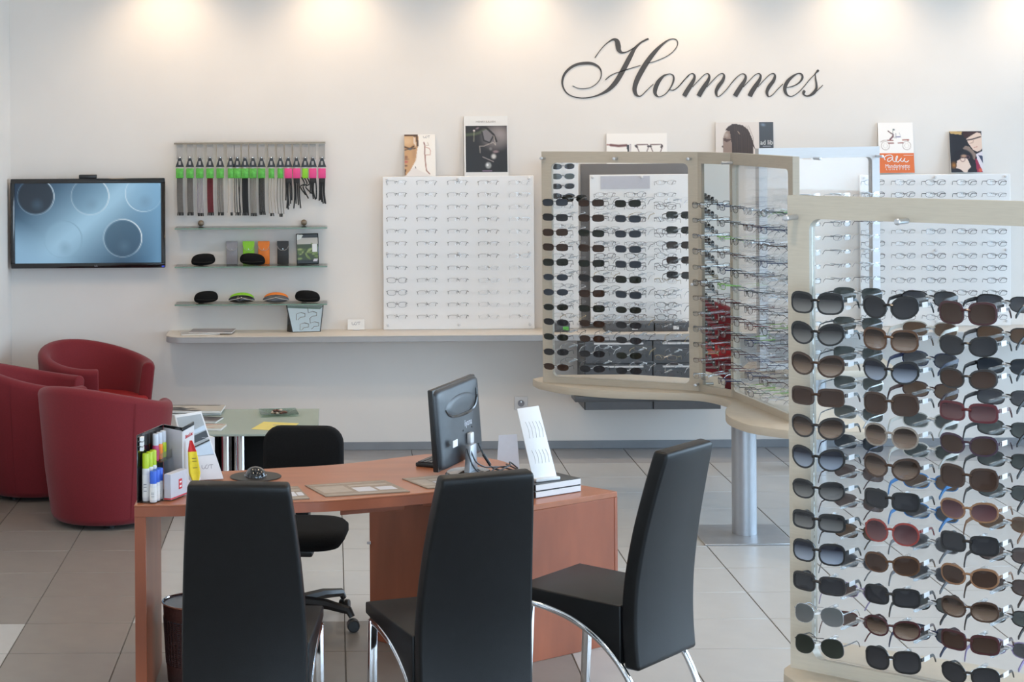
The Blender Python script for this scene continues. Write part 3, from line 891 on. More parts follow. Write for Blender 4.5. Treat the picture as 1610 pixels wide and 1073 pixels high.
# ================================================================== TUB ARMCHAIRS
def tub_chair(label, loc, rz, first=None):
    """opens towards local +Y; the shell is swept round the back, its rim falling towards the arms"""
    t = thing('tub_armchair', label, 'armchair', loc, rz, group='burgundy tub armchairs round the glass table')
    Ro, th, base_in = 0.355, 0.075, 0.072
    n = 30
    half = R(142)
    rings = []
    for i in range(n + 1):
        a = -half + 2 * half * i / n                 # 0 = middle of the back
        s = abs(a) / half
        top = 0.745 - 0.115 * (0.5 - 0.5 * math.cos(PI * min(1, s * 1.05)))
        edge = 1.0 if s < 0.985 else 0.97
        def pt(r, z):
            taper = base_in * (1 - min(z / 0.60, 1.0)) ** 1.1
            rr2 = r - taper
            return (rr2 * math.sin(a) * 1.0, -rr2 * math.cos(a) * 1.0, z)
        o, m, q = Ro, Ro - th / 2, Ro - th
        rings.append([pt(o - 0.02, 0.022), pt(o, 0.05), pt(o, 0.30), pt(o, top - 0.03), pt(o - 0.012, top - 0.008), pt(m, top), pt(q + 0.012, top - 0.008), pt(q, top - 0.03), pt(q - 0.01, 0.30), pt(q - 0.01, 0.03)])
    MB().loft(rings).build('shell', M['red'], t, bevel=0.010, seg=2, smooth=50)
    # front panel under the seat closes the mouth of the shell
    arcp = [((Ro - 0.03) * math.sin(b), (Ro - 0.03) * math.cos(b)) for b in [R(d) for d in range(-44, 45, 8)]]
    body = arcp + [(x * 0.9, -0.22) for x, _ in (arcp[-1], arcp[0])]
    MB().loft([[(x * s_, y * s_, z) for x, y in body] for z, s_ in ((0.022, 0.76), (0.16, 0.86), (0.34, 0.95))]).build('front_panel', M['red'], t, bevel=0.012, smooth=50)
    seat = [((Ro - 0.055) * math.sin(b) if abs(math.sin(b)) < 0.8 else (Ro - 0.095) * math.sin(b), (Ro - 0.02) * math.cos(b) if math.cos(b) > 0.6 else (Ro - 0.095) * math.cos(b)) for b in [2 * PI * k / 28 for k in range(28)]]
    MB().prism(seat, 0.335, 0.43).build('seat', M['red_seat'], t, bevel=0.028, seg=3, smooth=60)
    sm = MB()
    for sx in (-1, 1):
        sm.tube([((Ro - base_in * (1 - min(z / 0.60, 1.0)) ** 1.1) * math.sin(sx * R(64)), -(Ro - base_in * (1 - min(z / 0.60, 1.0)) ** 1.1) * math.cos(R(64)), z) for z in (0.06, 0.3, 0.45, 0.60, 0.66)], 0.0015, 4)
    sm.build('seam', M['red'], t)
    for a in (45, 135, 225, 315):
        MB().lathe([(0.022, 0), (0.024, 0.025)], 12, (0.19 * math.cos(R(a)), 0.19 * math.sin(R(a)), 0)).build('foot', M['black'], t)
    return t
tub_chair('nearest burgundy tub armchair, its back turned, beside the brochure box', (-1.205, 10.07, 0), R(-32))
tub_chair('burgundy tub armchair at the wall, its seat facing the camera', (-1.445, 11.62, 0), R(227))
tub_chair('burgundy tub armchair cut off by the left picture edge', (-1.68, 10.80, 0), R(-80))

# ================================================================== GLASS COFFEE TABLE
t = thing('coffee_table', 'low frosted glass coffee table on black blocks and chrome posts', 'coffee table', (-0.62, 10.48, 0))
MB().box(-0.215, 0.535, -0.42, 0.42, 0.438, 0.45).build('glass_top', M['frosted'], t, bevel=0.002, seg=1)
for x0, x1 in ((-0.19, 0.005), (0.135, 0.36)):
    MB().box(x0, x1, -0.25, 0.25, 0.02, 0.43).build('black_block', M['fabric_black'], t, bevel=0.01)
for x in (0.037, 0.118):
    MB().lathe([(0.026, 0), (0.026, 0.432), (0.032, 0.432), (0.032, 0.438)], 20, (x, -0.27, 0)).build('chrome_post', M['chrome'], t)
    MB().lathe([(0.026, 0), (0.026, 0.438)], 20, (x, 0.27, 0)).build('chrome_post', M['chrome'], t)
s = spot(303, 649, 0.45)
for k, (dx, dy, rz, lab, cols) in enumerate(((0.0, 0.10, 4, 'lowest broad magazine at the back of the glass table', [(60, 58, 60), (120, 110, 100), (190, 180, 170)]),
                                              (0.015, 0.09, -3, 'black edged magazine on top of the back magazine', [(196, 190, 180), (90, 84, 80), (40, 40, 44)]))):
    magazine('magazine', lab, 'magazine', (s.x + dx, s.y + dy - 0.1, 0.4505 + k * 0.014), R(rz), 0.32, 0.22, 0.0125, cols, 20 + k)
s = spot(318, 662, 0.45)
magazine('magazine', 'grey booklet with dark cover picture in the middle of the glass table', 'magazine', (s.x, s.y, 0.4505), R(-12), 0.20, 0.16, 0.01, [(88, 84, 84), (150, 146, 146), (60, 56, 58)], 31)
s = spot(322, 674, 0.45)
magazine('magazine', 'booklet with orange edge at the near rim of the glass table', 'magazine', (s.x, s.y, 0.4505), R(-8), 0.21, 0.15, 0.012, [(206, 200, 188), (214, 130, 70), (190, 120, 110)], 33)
s = spot(438, 650.5, 0.455)
t = thing('glass_dish', 'shallow square green glass dish of pebbles on the glass table', 'dish', (s.x, s.y, 0.4505), R(6))
sq = lambda h, z: [(h * x, h * y, z) for x, y in ((-1, -1), (1, -1), (1, 1), (-1, 1))]
MB().loft([sq(0.05, 0), sq(0.105, 0.014), sq(0.104, 0.018), sq(0.05, 0.004)], True, True).build('dish', M['dish'], t, smooth=0)
for k in range(16):
    a, r = k * 2.399, 0.011 * math.sqrt(k + 0.5)
    o = MB().ball((0, 0, 0), 0.011, 0.008, 0.007, 8, 5).build('pebble', M['pebble_a'] if k % 3 else M['pebble_b'])
    o.location = (s.x + r * math.cos(a), s.y + r * math.sin(a), 0.4625 + (0.009 if k < 5 else 0))
    o.rotation_euler = (0, 0, a)
    tag(o, f'small {"brown" if k % 3 else "cream"} pebble heaped in the green glass dish', 'pebble', f'{"brown" if k % 3 else "cream"} pebbles in the glass dish')
P4 = [spot(x, y, 0.4512) for x, y in ((395, 675), (415, 663.5), (470, 666), (452, 678.5))]
cx = sum((q for q in P4), Vector()) / 4
t = tag(MB().prism([(q.x - cx.x, q.y - cx.y) for q in P4], 0, 0.0012).build('yellow_paper', M['yellow'], smooth=0), 'sheet of yellow paper lying at the right of the glass table', 'paper')
t.location = (cx.x, cx.y, 0.4505)
MB().box(-0.014, 0.018, 0.03, 0.042, 0.0012, 0.0016).build('printed_mark', M['logo_grey'], t, smooth=0)

# ================================================================== RECEPTION DESK
DZ = 0.74
t = thing('reception_desk', 'curved cherry wood desk with a slab leg behind the black chairs', 'desk', (0, 0, 0))
ft = [(-0.722, 6.862), (-0.548, 6.868), (-0.144, 6.912), (0.032, 6.945), (0.348, 7.062), (0.56, 7.20), (0.69, 7.36), (0.72, 7.52), (0.66, 7.70), (0.52, 7.80), (0.38, 7.84), (0.337, 7.818), (0.028, 7.633), (-0.2, 7.565), (-0.439, 7.50), (-0.722, 7.47)]
pp = [tuple(q) for q in smooth_path(ft[:11], 5)] + [tuple(q) for q in smooth_path(ft[11:], 4)]
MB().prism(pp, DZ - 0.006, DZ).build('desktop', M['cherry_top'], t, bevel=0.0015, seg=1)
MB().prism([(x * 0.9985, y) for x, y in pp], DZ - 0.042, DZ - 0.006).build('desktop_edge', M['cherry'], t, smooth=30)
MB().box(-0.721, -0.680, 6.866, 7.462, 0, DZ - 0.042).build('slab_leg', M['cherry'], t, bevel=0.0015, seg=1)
MB().prism([(0.02, 7.02), (0.26, 7.11), (0.25, 7.16), (0.02, 7.07)], 0.665, DZ - 0.042).build('support_rail', M['cherry'], t, bevel=0.002, seg=1)

CZ = 0.612
P1, P2, P3 = Vector((0.585, 7.30)), Vector((1.139, 7.685)), Vector((0.140, 7.775))
P4v = P2 + (P3 - P1)
t = thing('desk_cabinet', 'low cherry wood drawer cabinet standing under the right desk end', 'cabinet', (0, 0, 0))
quad = [P1, P2, P4v, P3]
cen = sum(quad, Vector((0, 0))) / 4
def ins(d):
    return [tuple(q + (cen - q).normalized() * d) for q in quad]
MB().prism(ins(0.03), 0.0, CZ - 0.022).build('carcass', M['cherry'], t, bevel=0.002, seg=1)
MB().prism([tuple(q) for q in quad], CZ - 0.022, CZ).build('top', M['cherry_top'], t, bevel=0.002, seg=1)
def slab(a, b, th, z0, z1, name, m):
    d = (b - a).normalized()
    nrm = Vector((d.y, -d.x))
    if nrm.dot((a + b) / 2 - cen) < 0:
        nrm = -nrm
    return MB().prism([tuple(a), tuple(b), tuple(b - nrm * th), tuple(a - nrm * th)], z0, z1).build(name, m, t, bevel=0.0015, seg=1)
slab(P1, P2, 0.018, 0.0, CZ - 0.022, 'front_panel', M['cherry'])
slab(P2, P4v, 0.018, 0.0, CZ - 0.022, 'side_panel', M['cherry'])
slab(P1, P3, 0.018, 0.0, CZ - 0.022, 'side_panel', M['cherry'])
for z0, z1 in ((0.004, 0.255), (0.259, 0.42), (0.424, CZ - 0.024)):
    slab(P3 + (P4v - P3) * 0.03, P4v - (P4v - P3) * 0.03, 0.018, z0, z1, 'drawer', M['cherry'])
for z in (0.40, 0.55):
    q = P3 + (P1 - P3) * 0.004
    MB().box(q.x - 0.012, q.x + 0.004, q.y - 0.012, q.y + 0.004, z - 0.012, z).build('drawer_catch', M['white'], t, bevel=0.002)

# support post between cabinet and desk top
MB().box(0.34, 0.44, 7.42, 7.52, CZ, DZ - 0.042).build('spacer_block', M['cherry'], t, bevel=0.002, seg=1)

# ================================================================== THINGS ON THE DESK
# spray display box
t = thing('lens_spray_display', 'black and white zigzag display box at the left desk end', 'display box', (0, 0, DZ + 0.0005))
A, B, Cc, D = Vector((-0.712, 6.90)), Vector((-0.640, 7.14)), Vector((-0.560, 7.055)), Vector((-0.528, 7.20))
HB = 0.245
def wall2(a, b, th, z0, z1, name, m, bev=0.0015):
    d = (b - a).normalized(); nr = Vector((-d.y, d.x)) * th
    return MB().prism([tuple(a), tuple(b), tuple(b + nr), tuple(a + nr)], z0, z1).build(name, m, t, bevel=bev, seg=1)
wall2(A, B, 0.004, 0, HB, 'left_panel', M['gloss_black'])
wall2(B, Cc, 0.004, 0, HB - 0.012, 'back_panel', M['lilac'])
wall2(B, Cc, 0.005, HB - 0.012, HB, 'back_edge', M['gloss_black'])
wall2(Cc, D, 0.004, 0, HB - 0.014, 'right_panel', M['white'])
wall2(Cc, D, 0.005, HB - 0.014, HB, 'right_edge', M['gloss_black'])
MB().prism([tuple(A), tuple(A + Vector((0.055, -0.02))), tuple(Cc + Vector((0.0, -0.01))), tuple(Cc), tuple(B)], 0, 0.003).build('floor_plate', M['acrylic'], t, smooth=0)
S1 = A + (B - A) * 0.42
MB().prism([tuple(S1), tuple(S1 + Vector((0.045, -0.008))), tuple(B + Vector((0.045, -0.012))), tuple(B)], 0.128, 0.131).build('small_shelf', M['acrylic'], t, smooth=0)
MB().prism([tuple(S1 + Vector((0.045, -0.008))), tuple(B + Vector((0.045, -0.012))), tuple(B + Vector((0.044, -0.010))), tuple(S1 + Vector((0.044, -0.006)))], 0.131, 0.16).build('shelf_lip', M['acrylic'], t, smooth=0)
for k in range(3):
    q = A + (B - A) * 0.035
    MB().box(q.x + 0.005, q.x + 0.018, q.y - 0.001, q.y + 0.03, 0.235 - k * 0.018 - 0.013, 0.235 - k * 0.018).build('white_label', M['whiteink'], t, smooth=0)
dd = (D - Cc).normalized()
text('maker_mark', 'DirectCoat', 0.020, M['redink'], t, (Cc.x + dd.x * 0.075 + 0.001, Cc.y + dd.y * 0.075 - 0.001, HB - 0.040), (R(90), 0, math.atan2(dd.y, dd.x)))

def bottle(x, y, z, h, r, capm, capf, bodym, label, group, lab2=None):
    b = thing('spray_bottle', label, 'bottle', (x, y, z), group=group)
    hb = h * (1 - capf)
    MB().lathe([(r * 0.9, 0), (r, 0.003), (r, hb - 0.006), (r * 0.86, hb)], 16).build('body', M[bodym], b)
    MB().lathe([(r * 0.92, hb), (r * 0.92, h - 0.003), (r * 0.82, h)], 16).build('cap', M[capm], b)
    MB().lathe([(r * 1.012, hb * 0.12), (r * 1.012, hb * 0.8)], 16).build('label', M[lab2 or 'paper'], b)
    for zz in (0.3, 0.42, 0.5):
        MB().box(-r * 0.5, r * 0.3, -r * 1.03, -r * 0.86, hb * zz, hb * (zz + 0.03)).build('label_line', M['logo_grey'], b, smooth=0)
dv = (B - A).normalized()
nv = Vector((dv.y, -dv.x))
for k, w in enumerate(('nearest', 'middle', 'farthest')):
    q = A + dv * (0.028 + 0.036 * k) + nv * 0.020
    bottle(q.x, q.y, DZ + 0.004, 0.172, 0.0135, 'lime', 0.31, 'white', f'tall white spray bottle with lime cap, {w} of its row of three', 'lime capped bottles in the display box')
for k, w in enumerate(('nearest', 'middle', 'farthest')):
    q = A + dv * (0.016 + 0.031 * k) + nv * 0.054
    bottle(q.x, q.y, DZ + 0.004, 0.112, 0.0135, 'blue', 0.40, 'white', f'small white bottle with blue cap, {w} of its row of three', 'blue capped bottles in the display box')
for k, (w, bm) in enumerate((('magenta', 'magenta'), ('orange', 'orange'), ('lime yellow', 'lime'))):
    q = S1 + dv * (0.02 + 0.037 * k) + nv * 0.020
    bottle(q.x, q.y, DZ + 0.1325, 0.098, 0.0125, 'palegrey', 0.42, bm, f'small {w} pump bottle on the raised shelf of the display box', 'pump bottles on the raised shelf', bm)
q = (Cc + B) / 2 + Vector((-0.005, -0.055))
ang = R(18)
t = thing('grey_product_box', 'small grey box with red emblem in the display box', 'box', (-0.582, 6.985, DZ + 0.004), R(66))
MB().box(-0.062, 0.062, -0.014, 0.014, 0, 0.094).build('carton', M['lilac'], t, bevel=0.0015, seg=1)
MB().box(-0.063, 0.063, -0.0145, 0.0145, 0.002, 0.007).build('red_band', M['redink'], t, smooth=0)
MB().box(-0.002, 0.022, -0.0152, -0.014, 0.030, 0.066).build('red_emblem', M['redink'], t, smooth=0)
MB().box(0.003, 0.017, -0.0158, -0.0152, 0.037, 0.043).build('emblem_stroke', M['whiteink'], t, smooth=0)
MB().box(0.003, 0.017, -0.0158, -0.0152, 0.052, 0.058).build('emblem_stroke', M['whiteink'], t, smooth=0)

# folded yellow cloth hung on the right panel of the box
s = Vector((Cc.x + 0.024, Cc.y + 0.03, DZ + 0.03))
t = thing('cleaning_cloth', 'yellow and red cleaning cloth hanging on the white display panel', 'cloth', s, R(18))
def cloth(rows, m, name):
    rings = []
    for z, w, y in rows:
        rings.append([(w * math.cos(a) + 0.10 * (0.17 - z), y - 0.008 * abs(math.sin(a * 1.0)) - 0.004 * math.sin(3 * a), z) for a in [PI * k / 10 for k in range(11)]] +
                     [(w * math.cos(a) + 0.10 * (0.17 - z), y + 0.003, z) for a in [PI * k / 10 for k in range(10, -1, -1)]])
    return MB().loft(rings).build(name, m, t)
cloth([(0.165, 0.004, -0.012), (0.150, 0.009, -0.014), (0.125, 0.016, -0.016)], M['red_cloth'], 'red_top')
cloth([(0.125, 0.0165, -0.016), (0.08, 0.020, -0.018), (0.045, 0.022, -0.018), (0.018, 0.014, -0.018)], M['yellow_cloth'], 'yellow_body')
cloth([(0.160, 0.003, -0.006), (0.09, 0.012, -0.006), (0.02, 0.022, -0.008), (0.0, 0.008, -0.008)], M['white_cloth'], 'white_lining')
for z in (0.10, 0.09, 0.065):
    MB().box(-0.006 + 0.1 * (0.17 - z), 0.010 + 0.1 * (0.17 - z), -0.0275, -0.026, z, z + 0.0015).build('printed_line', M['ink'], t, smooth=0)

# tilted white logo display with car picture
A2, B2 = spot(303, 757, DZ), spot(351, 754, DZ)
t = thing('tilted_logo_sign', 'tilted white sign with grey road picture leaning behind the display box', 'sign', ((A2 + B2) / 2).to_tuple(), math.atan2(B2.y - A2.y, B2.x - A2.x), rot=(0, 0, R(12)))
t.location.z = DZ + 0.001
S0 = [(-0.070, 0.0), (0.060, 0.0), (-0.018, 0.262), (-0.122, 0.250)]
tilt = (R(78), 0, 0)
MB().prism(S0, 0, 0.012).build('panel', M['white'], t, bevel=0.004).rotation_euler = tilt
def onp(u, v):
    a = [S0[0][i] + (S0[1][i] - S0[0][i]) * u for i in (0, 1)]
    b = [S0[3][i] + (S0[2][i] - S0[3][i]) * u for i in (0, 1)]
    return (a[0] + (b[0] - a[0]) * v, a[1] + (b[1] - a[1]) * v)
def patch(name, m, pts, z):
    o = MB().prism([onp(*q) for q in pts], z, z + 0.0006).build(name, m, t, smooth=0)
    o.rotation_euler = tilt
patch('picture', M['photo_grey'], [(0.05, 0.36), (0.95, 0.36), (0.95, 0.96), (0.05, 0.96)], 0.0122)
patch('picture_road', M['monitor'], [(0.05, 0.50), (0.95, 0.62), (0.95, 0.72), (0.05, 0.60)], 0.0130)
patch('picture_road', M['greymetal'], [(0.05, 0.36), (0.95, 0.37), (0.95, 0.56), (0.05, 0.42)], 0.0130)
patch('picture_stripe', M['ink'], [(0.05, 0.435), (0.95, 0.565), (0.95, 0.585), (0.05, 0.45)], 0.0138)
patch('picture_stripe', M['greymetal'], [(0.05, 0.63), (0.95, 0.73), (0.95, 0.80), (0.05, 0.67)], 0.0130)
c0 = onp(0.62, 0.19)
ust(t, (c0[0] * 1.0, -c0[1] * 0 - 0.012 + c0[1] * math.cos(R(78)), c0[1] * math.sin(R(78)) + 0.003), tilt, 0.021, M['logo_grey'])
MB().prism([(-0.02, 0.02), (0.03, 0.02), (0.0, 0.10)], 0, 0.16).build('rear_stay', M['white'], t, smooth=0)

# mouse and pad
s = spot(402, 750.5, DZ)
t = tag(MB().lathe([(0.098, 0), (0.1, 0.002), (0.098, 0.004), (0.06, 0.0045)], 32).build('mouse_pad', M['black']), 'round black mouse pad on the desk behind the left chair', 'mouse pad')
t.location = (s.x, s.y, DZ + 0.0005)
t = thing('computer_mouse', 'glossy black domed mouse resting on the black pad', 'computer mouse', (s.x, s.y - 0.005, DZ + 0.0055))
MB().ball((0, 0, 0), 0.042, 0.052, 0.036, 20, 8, lo=0).build('shell', M['gloss_black'], t)
MB().lathe([(0.043, 0), (0.044, 0.004), (0.042, 0.006)], 20).build('base_ring', M['greymetal'], t)
MB().box(-0.003, 0.003, -0.05, -0.02, 0.020, 0.032).build('wheel', M['black'], t, bevel=0.002)

# printed desk sheets
def deskmat(pxs, label, lines):
    P = [spot(x, y, DZ) for x, y in pxs]
    c = sum(P, Vector()) / 4
    t = thing('printed_desk_sheet', label, 'printed sheet', (c.x, c.y, DZ + 0.0005))
    L = [(q.x - c.x, q.y - c.y) for q in P]
    MB().prism(L, 0, 0.003).build('sheet', M['placemat'], t, smooth=0)
    def q(u, v):
        return tuple((L[0][i] * (1 - u) + L[1][i] * u) * (1 - v) + (L[3][i] * (1 - u) + L[2][i] * u) * v for i in (0, 1))
    for (u0, u1, v0, v1, m) in lines:
        MB().prism([q(u0, v0), q(u1, v0), q(u1, v1), q(u0, v1)], 0.003, 0.0035).build('printed_field', M[m], t, smooth=0)
    return t
std = [(0.03, 0.97, 0.05, 0.10, 'beige_print'), (0.03, 0.97, 0.88, 0.93, 'beige_print'), (0.05, 0.40, 0.25, 0.75, 'beige_print'), (0.45, 0.68, 0.22, 0.55, 'lilac'), (0.45, 0.93, 0.62, 0.74, 'beige_print'), (0.72, 0.93, 0.25, 0.50, 'lilac')]
deskmat([(512, 782.5), (645, 774.5), (604, 756.5), (479, 764.5)], 'large brown printed sheet in the middle of the desk', std)
deskmat([(440, 788), (487, 785.5), (468, 766), (425, 768.5)], 'brown printed sheet half hidden by the left chair', std)
deskmat([(672, 769.5), (735, 767), (700, 748), (632, 754)], 'brown printed sheet lying in front of the monitor', std)

# monitor
t = thing('computer_monitor', 'charcoal flat monitor seen from behind on the desk', 'monitor', (0.487, 7.40, DZ + 0.0005), math.atan2(0.47, 0.205))
# local +X runs along the panel away from the camera, local -Y is the back of the panel
W0, H0, Z0 = 0.240, 0.308, 0.048
tl = R(4)
def lean(y, z):
    return (y + (z - Z0) * math.tan(tl), z)
def quadbox(mb, x0, x1, y0, y1, z0, z1):
    vs = []
    for z in (z0, z1):
        for y in (y0, y1):
            for x in (x0, x1):
                yy, zz = lean(y, z)
                vs.append((x, yy, zz))
    mb.add(vs, [(0, 2, 3, 1), (4, 5, 7, 6), (0, 1, 5, 4), (2, 6, 7, 3), (0, 4, 6, 2), (1, 3, 7, 5)])
m_ = MB(); quadbox(m_, -W0, W0, 0.0, 0.022, Z0, Z0 + H0)
m_.build('bezel', M['black'], t, bevel=0.004)
m_ = MB(); quadbox(m_, -W0 + 0.016, W0 - 0.016, 0.0222, 0.0230, Z0 + 0.02, Z0 + H0 - 0.016)
m_.build('screen', M['gloss_black'], t, smooth=0)
rings = []
for u, y in ((1.0, 0.0), (0.992, -0.006), (0.975, -0.012), (0.92, -0.0165), (0.5, -0.018)):
    ring = []
    for k in range(40):
        a = 2 * PI * k / 40
        e = 0.12 if u > 0.95 else 0.2
        x = (W0 - 0.002) * u * math.copysign(abs(math.cos(a)) ** e, math.cos(a))
        z = Z0 + H0 / 2 + (H0 / 2 - 0.002) * u * math.copysign(abs(math.sin(a)) ** e, math.sin(a))
        yy, zz = lean(y, z)
        ring.append((x, yy, zz))
    rings.append(ring)
MB().loft(rings).build('back_cover', M['monitor'], t, smooth=60)
# scooped grip near the top: a raised lip below a shallow hollow
lip = [(-0.165, 0.262), (-0.13, 0.238), (-0.07, 0.226), (0.0, 0.222), (0.08, 0.222), (0.15, 0.232), (0.185, 0.256), (0.195, 0.30)]
lp = [(p_[0], *lean(-0.0185, p_[1] + 0.01)) for p_ in smooth_path(lip, 5)]
MB().tube([(x, y, z) for x, y, z in lp], [0.002 + 0.006 * math.sin(PI * k / (len(lp) - 1)) for k in range(len(lp))], 8).build('grip_lip', M['gloss_black'], t)
rr_ = []
for k, (s_, y_) in enumerate(((1.0, -0.0170), (0.9, -0.0205), (0.6, -0.022))):
    rr_.append([(0.01 + 0.17 * s_ * math.cos(a), *lean(y_, Z0 + 0.222 + 0.042 * s_ * math.sin(a))) for a in [2 * PI * q_ / 28 for q_ in range(28)]])
MB().loft(rr_).build('grip_bulge', M['monitor'], t, smooth=60)
y_, z_ = lean(-0.0184, Z0 + 0.165)
text('maker_mark', 'iiyama', 0.036, M['lilac'], t, (0.075, y_ - 0.0008, z_ - 0.022), (R(90) - tl, 0, 0), sx=0.95)
for x, z in ((0.01, 0.135), (0.01, 0.21), (0.11, 0.135), (0.11, 0.21)):
    yy, zz = lean(-0.0182, Z0 + z - 0.015)
    MB().lathe([(0.0035, 0), (0.0030, 0.0015)], 8).build('screw', M['gloss_black'], t).rotation_euler = UP
    t.children[-1].location = (x, yy, zz)
yy, zz = lean(-0.0165, Z0 + 0.035)
MB().box(-0.185, -0.135, yy - 0.002, yy, zz, zz + 0.026).build('white_sticker', M['whiteink'], t, smooth=0)
yy, zz = lean(-0.024, Z0 + 0.075)
MB().box(0.045, 0.085, yy - 0.010, yy + 0.006, zz - 0.012, zz + 0.030).build('plug', M['white'], t, bevel=0.003)
MB().prism([(0.095, 0.065), (0.13, 0.085), (0.13, 0.04)], 0, 0.006).build('port_recess', M['gloss_black'], t).rotation_euler = UP
t.children[-1].location = (0.02, -0.0165, Z0)
st = MB()
st.loft([[(x * w, y, z) for x, y in ((-1, -0.012), (1, -0.012), (1, 0.012), (-1, 0.012))] for w, z, in ((0.050, 0.012), (0.038, 0.06), (0.034, 0.12))])
o = st.build('neck', M['greymetal'], t, bevel=0.004)
o.location = (0.0, -0.045, 0)
o = MB().lathe([(0.105, 0), (0.108, 0.006), (0.100, 0.014), (0.03, 0.020)], 36).build('foot', M['gloss_black'], t)
o.scale = (1.0, 0.82, 1)
o.location = (0.0, -0.035, 0)
def wpt(x, y, z):
    return (x, y, z)
t = thing('monitor_cables', 'tangle of black cables hanging from the monitor onto the desk', 'cable', (0.487, 7.40, DZ), math.atan2(0.47, 0.205))
for pth, r in ((((0.066, -0.052, 0.115), (0.075, -0.075, 0.06), (0.085, -0.10, 0.02), (0.10, -0.14, 0.006), (0.08, -0.19, 0.005)), 0.0035),
               (((-0.03, -0.048, 0.12), (-0.02, -0.07, 0.06), (0.03, -0.09, 0.03), (0.09, -0.10, 0.02), (0.14, -0.12, 0.012), (0.13, -0.18, 0.004)), 0.003),
               (((-0.045, -0.045, 0.11), (-0.05, -0.075, 0.04), (-0.01, -0.11, 0.010), (0.06, -0.13, 0.025), (0.12, -0.16, 0.022), (0.16, -0.15, 0.03), (0.17, -0.18, 0.005)), 0.003),
               (((-0.06, -0.12, 0.006), (0.0, -0.15, 0.02), (0.07, -0.17, 0.03), (0.12, -0.15, 0.028), (0.13, -0.20, 0.005)), 0.003)):
    MB().tube(smooth_path(pth, 6), r, 6).build('cable', M['black'], t)
MB().tube([(0.073, -0.07, 0.07), (0.083, -0.095, 0.028)], [0.006, 0.006], 8).build('ferrite_core', M['black'], t)
for q, lab in (((655, 726), 'black keyboard corner showing left of the monitor foot'),):
    s = spot(678, 727, DZ)
    t = thing('keyboard', lab, 'keyboard', (s.x + 0.06, s.y + 0.02, DZ + 0.0005), R(62))
    MB().box(-0.16, 0.05, -0.06, 0.06, 0, 0.016).build('base', M['black'], t, bevel=0.004)
    kb = MB()
    for i in range(10):
        for j in range(5):
            kb.box(-0.155 + i * 0.02, -0.155 + i * 0.02 + 0.016, -0.053 + j * 0.0215, -0.053 + j * 0.0215 + 0.017, 0.016, 0.021)
    kb.build('keys', M['monitor'], t, smooth=0)['kind'] = 'stuff'

# two white edged books and the leaning rack on the cabinet
A3, B3 = spot(843, 784.5, CZ), spot(913.5, 773.5, CZ)
for k, lab in enumerate(('lower white edged black box on the low cabinet', 'upper white edged black box under the leaning rack')):
    t = thing('flat_black_box', lab, 'box', (A3.x, A3.y, CZ + 0.0005 + k * 0.0275), math.atan2(B3.y - A3.y, B3.x - A3.x))
    L = (B3 - A3).length
    MB().box(0.0, L, 0.0, 0.17, 0.002, 0.024).build('white_block', M['white'], t, bevel=0.001, seg=1)
    MB().box(-0.003, L, 0.004, 0.172, 0.024, 0.0265).build('lid', M['monitor'], t, smooth=0)
    MB().box(-0.003, L, 0.004, 0.172, 0.0, 0.002).build('bottom_sheet', M['monitor'], t, smooth=0)
    MB().box(-0.003, 0.0, 0.002, 0.172, 0.002, 0.024).build('end_sheet', M['gloss_black'], t, smooth=0)
TZ = CZ + 0.0555
A4, B4 = spot(838.5, 757.5, TZ), spot(874.5, 752.5, TZ)
t = thing('leaning_frame_rack', 'white slotted display rack leaning back on the flat boxes', 'display rack', ((A4 + B4) / 2).to_tuple(), R(28))
pl_t = (R(68), 0, R(0))
rk = MB().prism([(-0.058, 0), (0.058, 0), (0.046, 0.300), (-0.060, 0.296)], 0, 0.005).build('plate', M['white'], t, bevel=0.002)
rk.rotation_euler = pl_t
for row, (zz, lean_) in enumerate(((0.205, 0.003), (0.095, 0.003))):
    for k in range(5):
        x = -0.034 + k * 0.0165 + 0.0
        h = 0.034 if row == 0 else 0.028
        sl = MB().tube(smooth_path([(x, zz + h, 0.0052), (x + 0.007, zz, 0.0056), (x + 0.004, zz - h, 0.0052)], 4), 0.0015, 6).build('slot_rib', M['white'], t)
        sl.rotation_euler = pl_t
MB().box(-0.058, 0.058, -0.026, 0.0, 0.0, 0.012).build('ledge', M['white'], t, bevel=0.002)
s = spot(812, 748, CZ)
t = thing('grey_card_stand', 'pale grey card standing behind the leaning white rack', 'card', (s.x - 0.02, s.y + 0.13, CZ + 0.0005), R(-4))
MB().prism([(-0.052, 0), (0.046, 0), (0.036, 0.150), (-0.042, 0.146)], 0, 0.004).build('card', M['palegrey'], t, smooth=0).rotation_euler = (R(86), 0, 0)
MB().box(-0.03, 0.03, 0.002, 0.05, 0, 0.004).build('foot', M['palegrey'], t, smooth=0)

# ================================================================== WASTE BIN
s = spot(262, 1030, 0)
t = thing('waste_bin', 'brown perforated metal waste bin beside the desk leg', 'waste bin', (-0.53, 7.24, 0))
MB().lathe([(0.105, 0.0), (0.108, 0.004), (0.113, 0.07)], 32).build('base_band', M['bin_metal'], t)
mw = MB()
for j in range(22):
    z = 0.072 + j * 0.0075
    rj = 0.112 + 0.0000 + 0.010 * (z - 0.07) / 0.2
    mw.lathe([(rj, z), (rj + 0.001, z + 0.0022), (rj, z + 0.0044)], 28)
o = mw.build('mesh_wires', M['bin_metal'], t); o['kind'] = 'stuff'
mw = MB()
for k in range(44):
    a = 2 * PI * k / 44
    mw.tube([(0.1125 * math.cos(a), 0.1125 * math.sin(a), 0.07), (0.122 * math.cos(a), 0.122 * math.sin(a), 0.245)], 0.0022, 4)
o = mw.build('mesh_ribs', M['bin_metal'], t); o['kind'] = 'stuff'
MB().lathe([(0.100, 0.006), (0.119, 0.292)], 32).build('liner', M['bin_in'], t)
